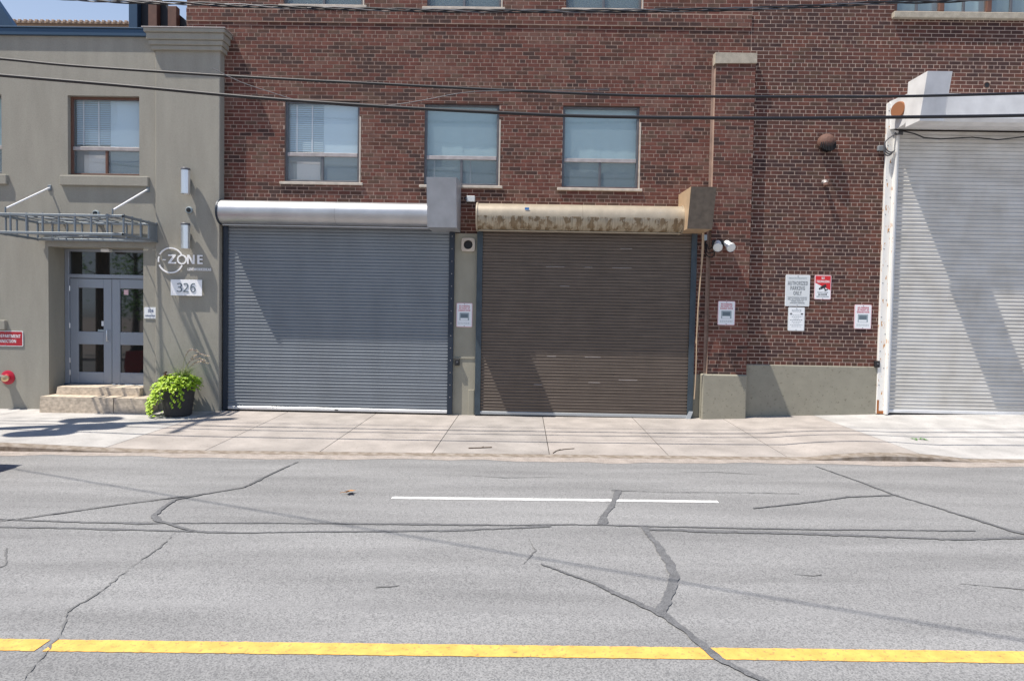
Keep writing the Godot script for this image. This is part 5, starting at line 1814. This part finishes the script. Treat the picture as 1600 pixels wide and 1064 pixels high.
func wires() -> void:
	var low := [-16.2, 5.95, -10.7, 5.55, -9.01, 5.40, -7.61, 5.29, -5.74, 5.16, -3.88, 5.02, -2.03, 4.92, -0.19, 4.85, 1.23, 4.82, 3.46, 4.83, 5.24, 4.87, 7.06, 4.92, 8.40, 4.98, 16.0, 5.45]
	var mid := [-16.2, 6.3, -10.7, 5.92, -9.45, 5.80, -7.98, 5.70, -7.00, 5.62, -5.74, 5.55, -4.07, 5.47, -2.14, 5.40, -0.21, 5.33, 1.71, 5.28, 3.61, 5.29, 5.51, 5.32, 7.39, 5.39, 8.80, 5.44, 16.0, 5.9]
	var tp := [-16.2, 7.2, -10.7, 6.95, -8.04, 6.73, -6.61, 6.63, -5.24, 6.60, -4.12, 6.57, -2.17, 6.54, -0.23, 6.54, 1.69, 6.57, 3.60, 6.63, 5.50, 6.74, 6.45, 6.78, 8.33, 6.92, 16.0, 7.5]
	wire("overhead_cable", "thick black lashed cable, lowest of the wires crossing the street front", [[line3(low, 3.36), 0.024, mats["wire"]], [line3(low, 3.36, 0.020), 0.004, mats["wire_bright"]]])
	wire("overhead_cable", "black cable crossing the street front, second from the bottom", [[line3(mid, 2.89), 0.020, mats["wire"]], [line3(mid, 2.89, 0.017), 0.004, mats["wire_bright"]]])
	var t := thing("overhead_cable", Vector3(0, 6.5, 2.8), "twisted bundle of power wires along the top edge of the picture", "wire", "overhead wires")
	for k in 3:
		var b := mb(t)
		b.tube(twisted(tp, 2.8, 0.021, 4.2, k * TAU / 3.0), 0.013 if k else 0.010, 5)
		part(t, "strand", b, mats["wire"] if k else mats["wire_bright"])
	wire("service_wire", "thin slack wire hanging between the two lower cables", [[line3([-4.60, 5.49, -4.19, 5.30, -3.72, 5.15, -3.26, 5.03, -2.42, 4.96, -2.05, 4.98, -1.49, 5.07, -0.94, 5.18, -0.39, 5.22, 1.2, 5.26], 3.2), 0.006, mats["wire_bright"]]])
	# the high line and the service drop that shade the pavement and the road
	wire("power_line", "bare high power line above the picture", [[[Vector3(-16.2, 12.1, 3.45), Vector3(-10.7, 11.95, 3.45), Vector3(0, 11.75, 3.45), Vector3(16, 11.95, 3.45)], 0.012, mats["wire_bright"]]], "wires above the picture")
	var drop := []
	for i in 13:
		var f := i / 12.0
		var s := Vector3(lerpf(-12.6, 4.9, f), road_y(0.0), lerpf(1.93, 9.52, f))
		var h := 8.1 - 0.5 * sin(f * PI)
		drop.append(s - SUN * h + Vector3(0, 0.0, 0))
	wire("power_line", "high service wire slanting across the street above the picture", [[drop, 0.011, mats["wire"]]], "wires above the picture")

func utility_pole(at: Vector3, h: float, label: String, cans: bool) -> void:
	var t := thing("utility_pole", at, label, "pole", "utility poles")
	var b := mb(t)
	b.tube([at - Vector3(0, 0.1, 0), at + Vector3(0, h * 0.5, 0), at + Vector3(0, h, 0)], [0.17, 0.145, 0.115], 14)
	part(t, "pole", b, mats["pole_wood"])
	b = mb(t)
	b.box(at + Vector3(-0.18, h - 0.75, -1.2), at + Vector3(-0.10, h - 0.63, 1.2), 0.01)
	part(t, "cross_arm", b, mats["pole_wood"])
	for z: float in [-1.05, 0.0, 1.05]:
		b = mb(t)
		b.t = Transform3D(Basis.IDENTITY, at + Vector3(-0.14, h - 0.63, z))
		b.lathe([Vector2(0.03, 0), Vector2(0.05, 0.03), Vector2(0.03, 0.06), Vector2(0.05, 0.09), Vector2(0.025, 0.16), Vector2(0, 0.17)], 10)
		part(t, "insulator", b, mats["transformer_grey"])
	if cans:
		for s: Array in [[0.05, -0.62], [0.5, 0.05], [0.05, 0.66]]:
			b = mb(t)
			b.t = Transform3D(Basis.IDENTITY, at + Vector3(s[0], 6.6, s[1]))
			b.lathe([Vector2(0, 0), Vector2(0.26, 0.0), Vector2(0.28, 0.04), Vector2(0.28, 1.0), Vector2(0.2, 1.08), Vector2(0, 1.1)], 18)
			var can := part(t, "transformer_can", b, mats["transformer_grey"])
			b = mb(t)
			b.tube([at + Vector3(s[0], 7.68, s[1]), at + Vector3(s[0], 7.9, s[1])], 0.035, 8)
			part(can, "bushing", b, mats["frame_brown"])
		b = mb(t)
		b.box(at + Vector3(-0.05, 6.9, -0.5), at + Vector3(0.05, 7.05, 0.5), 0.01)
		part(t, "bracket", b, mats["transformer_grey"])

func parked_car() -> void:
	var g := road_y(-8.7)
	var t := thing("parked_car", Vector3(-8.75, g, 5.25), "red hatchback parked at the kerb beyond the left edge", "car")
	var z0 := 4.42
	var z1 := 6.12
	var xf := -6.87
	var xr := -10.95
	# body side profile, extruded across, cut away over the wheels
	var prof := PackedVector2Array([Vector2(xr + 0.05, g + 0.30), Vector2(xr, g + 0.55), Vector2(xr + 0.06, g + 0.98), Vector2(xr + 0.5, g + 1.0), Vector2(xf - 1.15, g + 0.97), Vector2(xf - 0.35, g + 0.86), Vector2(xf - 0.04, g + 0.70), Vector2(xf, g + 0.45), Vector2(xf - 0.06, g + 0.22)])
	for cx: float in [xf - 0.78, xr + 0.75]:
		for k in 9:
			var a := PI * k / 8.0
			prof.append(Vector2(cx + cos(a) * 0.36, g + 0.24 + sin(a) * 0.36))
	var b := mb(t)
	b.prism(prof, z0, z1)
	part(t, "body", b, mats["car_red"])
	b = mb(t)
	b.hexa([Vector3(xr + 0.10, g + 0.98, z0 + 0.05), Vector3(xf - 1.1, g + 0.97, z0 + 0.05), Vector3(xf - 1.85, g + 1.44, z0 + 0.24), Vector3(xr + 0.55, g + 1.46, z0 + 0.24), Vector3(xr + 0.10, g + 0.98, z1 - 0.05), Vector3(xf - 1.1, g + 0.97, z1 - 0.05), Vector3(xf - 1.85, g + 1.44, z1 - 0.24), Vector3(xr + 0.55, g + 1.46, z1 - 0.24)])
	part(t, "windows", b, mats["car_glass"])
	b = mb(t)
	b.box(Vector3(xr + 0.5, g + 1.43, z0 + 0.22), Vector3(xf - 1.8, g + 1.49, z1 - 0.22), 0.025)
	part(t, "roof", b, mats["car_red"])
	for cx: float in [xf - 0.78, xr + 0.75]:
		for cz: float in [z0 + 0.10, z1 - 0.10]:
			b = mb(t)
			b.t = Transform3D(Basis(Vector3.RIGHT, PI / 2), Vector3(cx, g + 0.31, cz))
			b.lathe([Vector2(0.2, -0.1), Vector2(0.29, -0.1), Vector2(0.31, -0.07), Vector2(0.31, 0.07), Vector2(0.29, 0.1), Vector2(0.2, 0.1)], 22)
			var w := part(t, "wheel", b, mats["rubber"])
			b = mb(t)
			b.t = Transform3D(Basis(Vector3.RIGHT, PI / 2), Vector3(cx, g + 0.31, cz))
			b.lathe([Vector2(0, -0.09), Vector2(0.2, -0.08), Vector2(0.2, 0.08), Vector2(0, 0.09)], 14)
			part(w, "rim", b, mats["aluminium"])
	for cz: float in [z0 + 0.28, z1 - 0.28]:
		b = mb(t)
		b.box(Vector3(xf - 0.25, g + 0.60, cz - 0.16), Vector3(xf - 0.012, g + 0.74, cz + 0.16), 0.03)
		part(t, "headlight", b, mats["lamp_clear"])
		b = mb(t)
		b.box(Vector3(xf - 1.45, g + 0.95, cz - 0.45 if cz < 5.2 else cz + 0.25), Vector3(xf - 1.30, g + 1.08, cz - 0.25 if cz < 5.2 else cz + 0.45), 0.03)
		part(t, "mirror", b, mats["car_red"])

func street_tree(at: Vector3, h: float, label: String, seed_: int) -> void:
	var r := RandomNumberGenerator.new()
	r.seed = seed_
	var t := thing("street_tree", at, label, "tree", "trees across the street")
	var b := mb(t)
	b.tube([at, at + Vector3(0.1, h * 0.25, 0), at + Vector3(0.0, h * 0.55, 0.1), at + Vector3(0.1, h * 0.85, 0)], [0.2, 0.16, 0.1, 0.03], 10)
	var clumps := []
	for i in 16:
		var a := r.randf_range(0, TAU)
		var y := r.randf_range(0.3, 0.95) * h
		var reach := (0.42 - 0.3 * absf(y / h - 0.55)) * h * r.randf_range(0.5, 0.95)
		var tip := at + Vector3(cos(a) * reach, y, sin(a) * reach)
		b.tube([at + Vector3(0.05, y * 0.72, 0.05), tip], [0.05, 0.015], 6)
		clumps.append(tip)
	part(t, "trunk", b, mats["bark"])
	b = mb(t)
	b.tint = true
	for c: Vector3 in clumps:
		for k in 230:
			var d := Vector3(r.randfn(), r.randfn() * 0.75, r.randfn()) * h * 0.072
			b.col = Color(0.14, 0.34, 0.04).lerp(Color(0.26, 0.46, 0.06), r.randf())
			leaf_at(b, c + d, Vector3(r.randf_range(-1, 1), r.randf_range(-1, 0.4), r.randf_range(-1, 1)).normalized(), Vector3(0.1, 1, 0.1).normalized(), 0.2, 0.14)
	part(t, "crown", b, mats["leaf"])

# ------------------------------------------------------------------ scene
func _ready() -> void:
	rng.seed = 20240
	var cam := Camera3D.new()
	cam.name = "camera"
	cam.fov = 2.0 * rad_to_deg(atan(532.0 / 1040.0))
	cam.near = 0.05
	cam.far = 1200.0
	add_child(cam)
	cam.position = Vector3(0, 1.93, 13.0)
	cam.basis = Basis(Vector3.UP, deg_to_rad(0.8)) * Basis(Vector3.RIGHT, deg_to_rad(-2.0)) * Basis(Vector3.BACK, deg_to_rad(1.05))
	cam.current = true
	var env := Environment.new()
	env.background_mode = Environment.BG_SKY
	env.sky = Sky.new()
	var sm := ProceduralSkyMaterial.new()
	sm.sky_top_color = Color(0.070, 0.165, 0.40).linear_to_srgb()
	sm.sky_horizon_color = Color(0.56, 0.65, 0.75).linear_to_srgb()
	sm.sky_curve = 0.34
	sm.ground_bottom_color = Color(0.22, 0.21, 0.20).linear_to_srgb()
	sm.ground_horizon_color = Color(0.45, 0.48, 0.50).linear_to_srgb()
	env.sky.sky_material = sm
	env.tonemap_mode = Environment.TONE_MAPPER_LINEAR
	env.tonemap_exposure = 1.40
	env.sdfgi_enabled = true
	env.ssao_enabled = true
	env.ssil_enabled = true
	var we := WorldEnvironment.new()
	we.name = "world_environment"
	we.environment = env
	add_child(we)
	var sun := DirectionalLight3D.new()
	sun.name = "sun"
	sun.light_energy = 1.6
	sun.light_color = Color(1.0, 0.97, 0.925)
	sun.light_angular_distance = 0.53
	sun.shadow_enabled = true
	add_child(sun)
	sun.look_at_from_position(Vector3.ZERO, SUN, Vector3.BACK)
	make_materials()
	print("materials")
	ground()
	brick_building_main()
	brick_building_east()
	stucco_building()
	rooftop()
	print("buildings")
	steps()
	shutters()
	canopy()
	wall_fittings()
	signs()
	print("fittings")
	planter()
	wires()
	utility_pole(Vector3(-10.75, road_y(-10.7) + 0.05, 3.2), 12.6, "tall wooden utility pole with three transformer cans beyond the left edge", true)
	utility_pole(Vector3(-16.3, road_y(-16.3) + 0.05, 3.2), 12.6, "wooden utility pole farther down the street beyond the left edge", false)
	parked_car()
	street_tree(Vector3(-19.5, road_y(-19.5) + 0.1, 19.5), 7.5, "leafy green tree across the street mirrored in the door glass", 5)
	street_tree(Vector3(-15.2, road_y(-15.2) + 0.1, 21.0), 7.0, "second leafy tree across the street, nearer the camera side", 9)
	litter()
